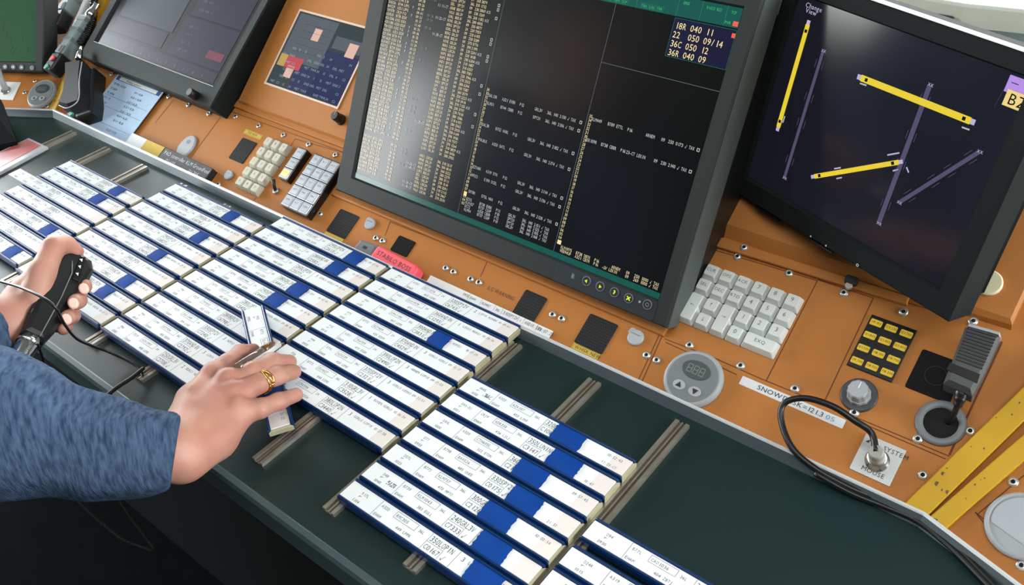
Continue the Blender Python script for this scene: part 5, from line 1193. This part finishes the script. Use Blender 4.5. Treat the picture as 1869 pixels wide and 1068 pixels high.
# pen
a_, b_3 = R_(433, 671, .062), R_(503, 624, .030)
pen = thing('pen', 'slim brown and clear ballpoint pen between thumb and fingers of the right hand', 'pen', Matrix.Translation(a_ + [0, 0, Z0])); d = b_3 - a_
MB().tube([tuple(d * t) for t in (0, .5, .80)], .0040, 12).build('barrel', mat('clear_smoke_barrel', (96, 82, 76), .12, coat=.8), pen)
MB().tube([tuple(d * t) for t in (.66, .80, .92, .97)], .003, 12, rad=[.0043, .0040, .0024, .0010]).build('tip', mat('bronze_tip', (128, 92, 56), .3, metal=.5), pen)
MB().tube([tuple(d * t + np.array([.004, .003, -.003])) for t in (.25, .95)], .0026, 10).build('clip', M_white, pen)
# black hand-held microphone in the left hand
m0, m1 = R_(58, 616, .066), R_(140, 476, .082); d = m1 - m0; L_ = np.linalg.norm(d); MF = Fr(m0, d, np.cross(view - m0, d)); 
mt = thing('press_to_talk_microphone', 'black press-to-talk microphone gripped in the left hand', 'microphone', MF.mat())
out = [(-.004, -.012), (.020, -.0165), (.05, -.0175), (.085, -.0205), (.104, -.0200), (.116, -.013), (.119, 0), (.115, .013), (.104, .0195), (.080, .0190), (.05, .0160), (.020, .0150), (-.004, .011)]
sc2 = L_ / .112; out = [(x * sc2, y) for x, y in out]
b = MB(); po = ccw(out); b.rings([[(x, y, -.014) for x, y in inset(po, .005)], [(x, y, -.008) for x, y in po], [(x, y, .006) for x, y in po], [(x, y, .010) for x, y in inset(po, .003)], [(x, y, .012) for x, y in inset(po, .007)]]); b.build('microphone_body', mat('rubber_black', (18, 19, 20), .35), mt)
MB().tube([(-.002, -.006, .0116), (.05 * sc2, -.005, .0128), (.085 * sc2, -.002, .0128), (.112 * sc2, .008, .0105)], .0006, 6).build('seam_trim', M_greyd, mt)
b = MB(); b.prism([(.078 * sc2, -.012), (.112 * sc2, -.006), (.110 * sc2, -.001), (.078 * sc2, -.005)], .0115, .0140, .0008); b.build('talk_key', M_blackg, mt)
b = MB()
for x, y in ((.084, -.0085), (.094, -.0070), (.103, -.0050)): b.plate([(x * sc2, y), (x * sc2 + .004, y + .001), (x * sc2 + .002, y + .0035)], .0142)
b.build('key_symbols', M_white, mt)
MB().tube([(-.001, 0, 0), (-.012, 0, -.001), (-.024, 0, -.002), (-.040, 0, -.004)], .009, 20, rad=[.0105, .0105, .0098, .0090]).build('connector', M_chrome, mt)
MB().tube([(-.005, 0, -.001), (-.009, 0, -.001)], .0118, 12).build('coupling_ring', M_chrome, mt)
# thin cords
def cord(name, label, pts, r, m=M_cable, cat='cord', n=8):
    p = [at(*q) for q in pts]; t = thing(name, label, cat, Matrix.Translation(p[0] + [0, 0, Z0])); MB().tube([tuple(q - p[0]) for q in bez(p, n)], r, 8).build('cord', m, t)
cord('thin_cord', 'thin black cord crossing the left hand and its microphone', [(-20, 508, .10), (30, 522, .112), (72, 540, .118), (100, 560, .112), (118, 592, .085), (140, 618, .05), (170, 632, .02), (205, 645, .0), (250, 668, -.006), (262, 690, -.009)], .0016)
cord('thin_cord', 'thin black cord running off the desk edge beneath the sleeve', [(262, 672, -.004), (240, 690, -.002), (214, 707, .0), (188, 728, .002), (150, 760, .0)], .0022)
cord('thin_cord', 'thin black cord hanging from the desk edge below the microphone', [(72, 636, .03), (78, 660, -.03), (72, 690, -.10), (70, 720, -.16)], .0014)
def beads(label, pts):
    p = bez([at(*q) for q in pts], 16); t = thing('beaded_cord', label, 'cord', Matrix.Translation(p[0] + [0, 0, Z0])); b = MB()
    L_ = 0; 
    b.tube([tuple(q - p[0]) for q in p], .0012, 6)
    for i in range(0, len(p)):
        q = p[i] - p[0]; b.lathe([(.0006, -.002), (.0022, 0), (.0006, .002)], 6); k = 18; b.v[-k:] = [(x + q[0], y + q[1], z + q[2]) for x, y, z in b.v[-k:]]
    b.build('cord', mat('faded_cord', (52, 58, 58), .6), t)
beads('long beaded cord hanging in the dark below the sleeve', [(140, 912, -.25), (175, 945, -.3), (225, 985, -.34), (275, 1005, -.36)])
beads('short beaded cord hanging in the dark beside the longer one', [(218, 912, -.25), (240, 945, -.3), (262, 975, -.34), (280, 1000, -.36)])
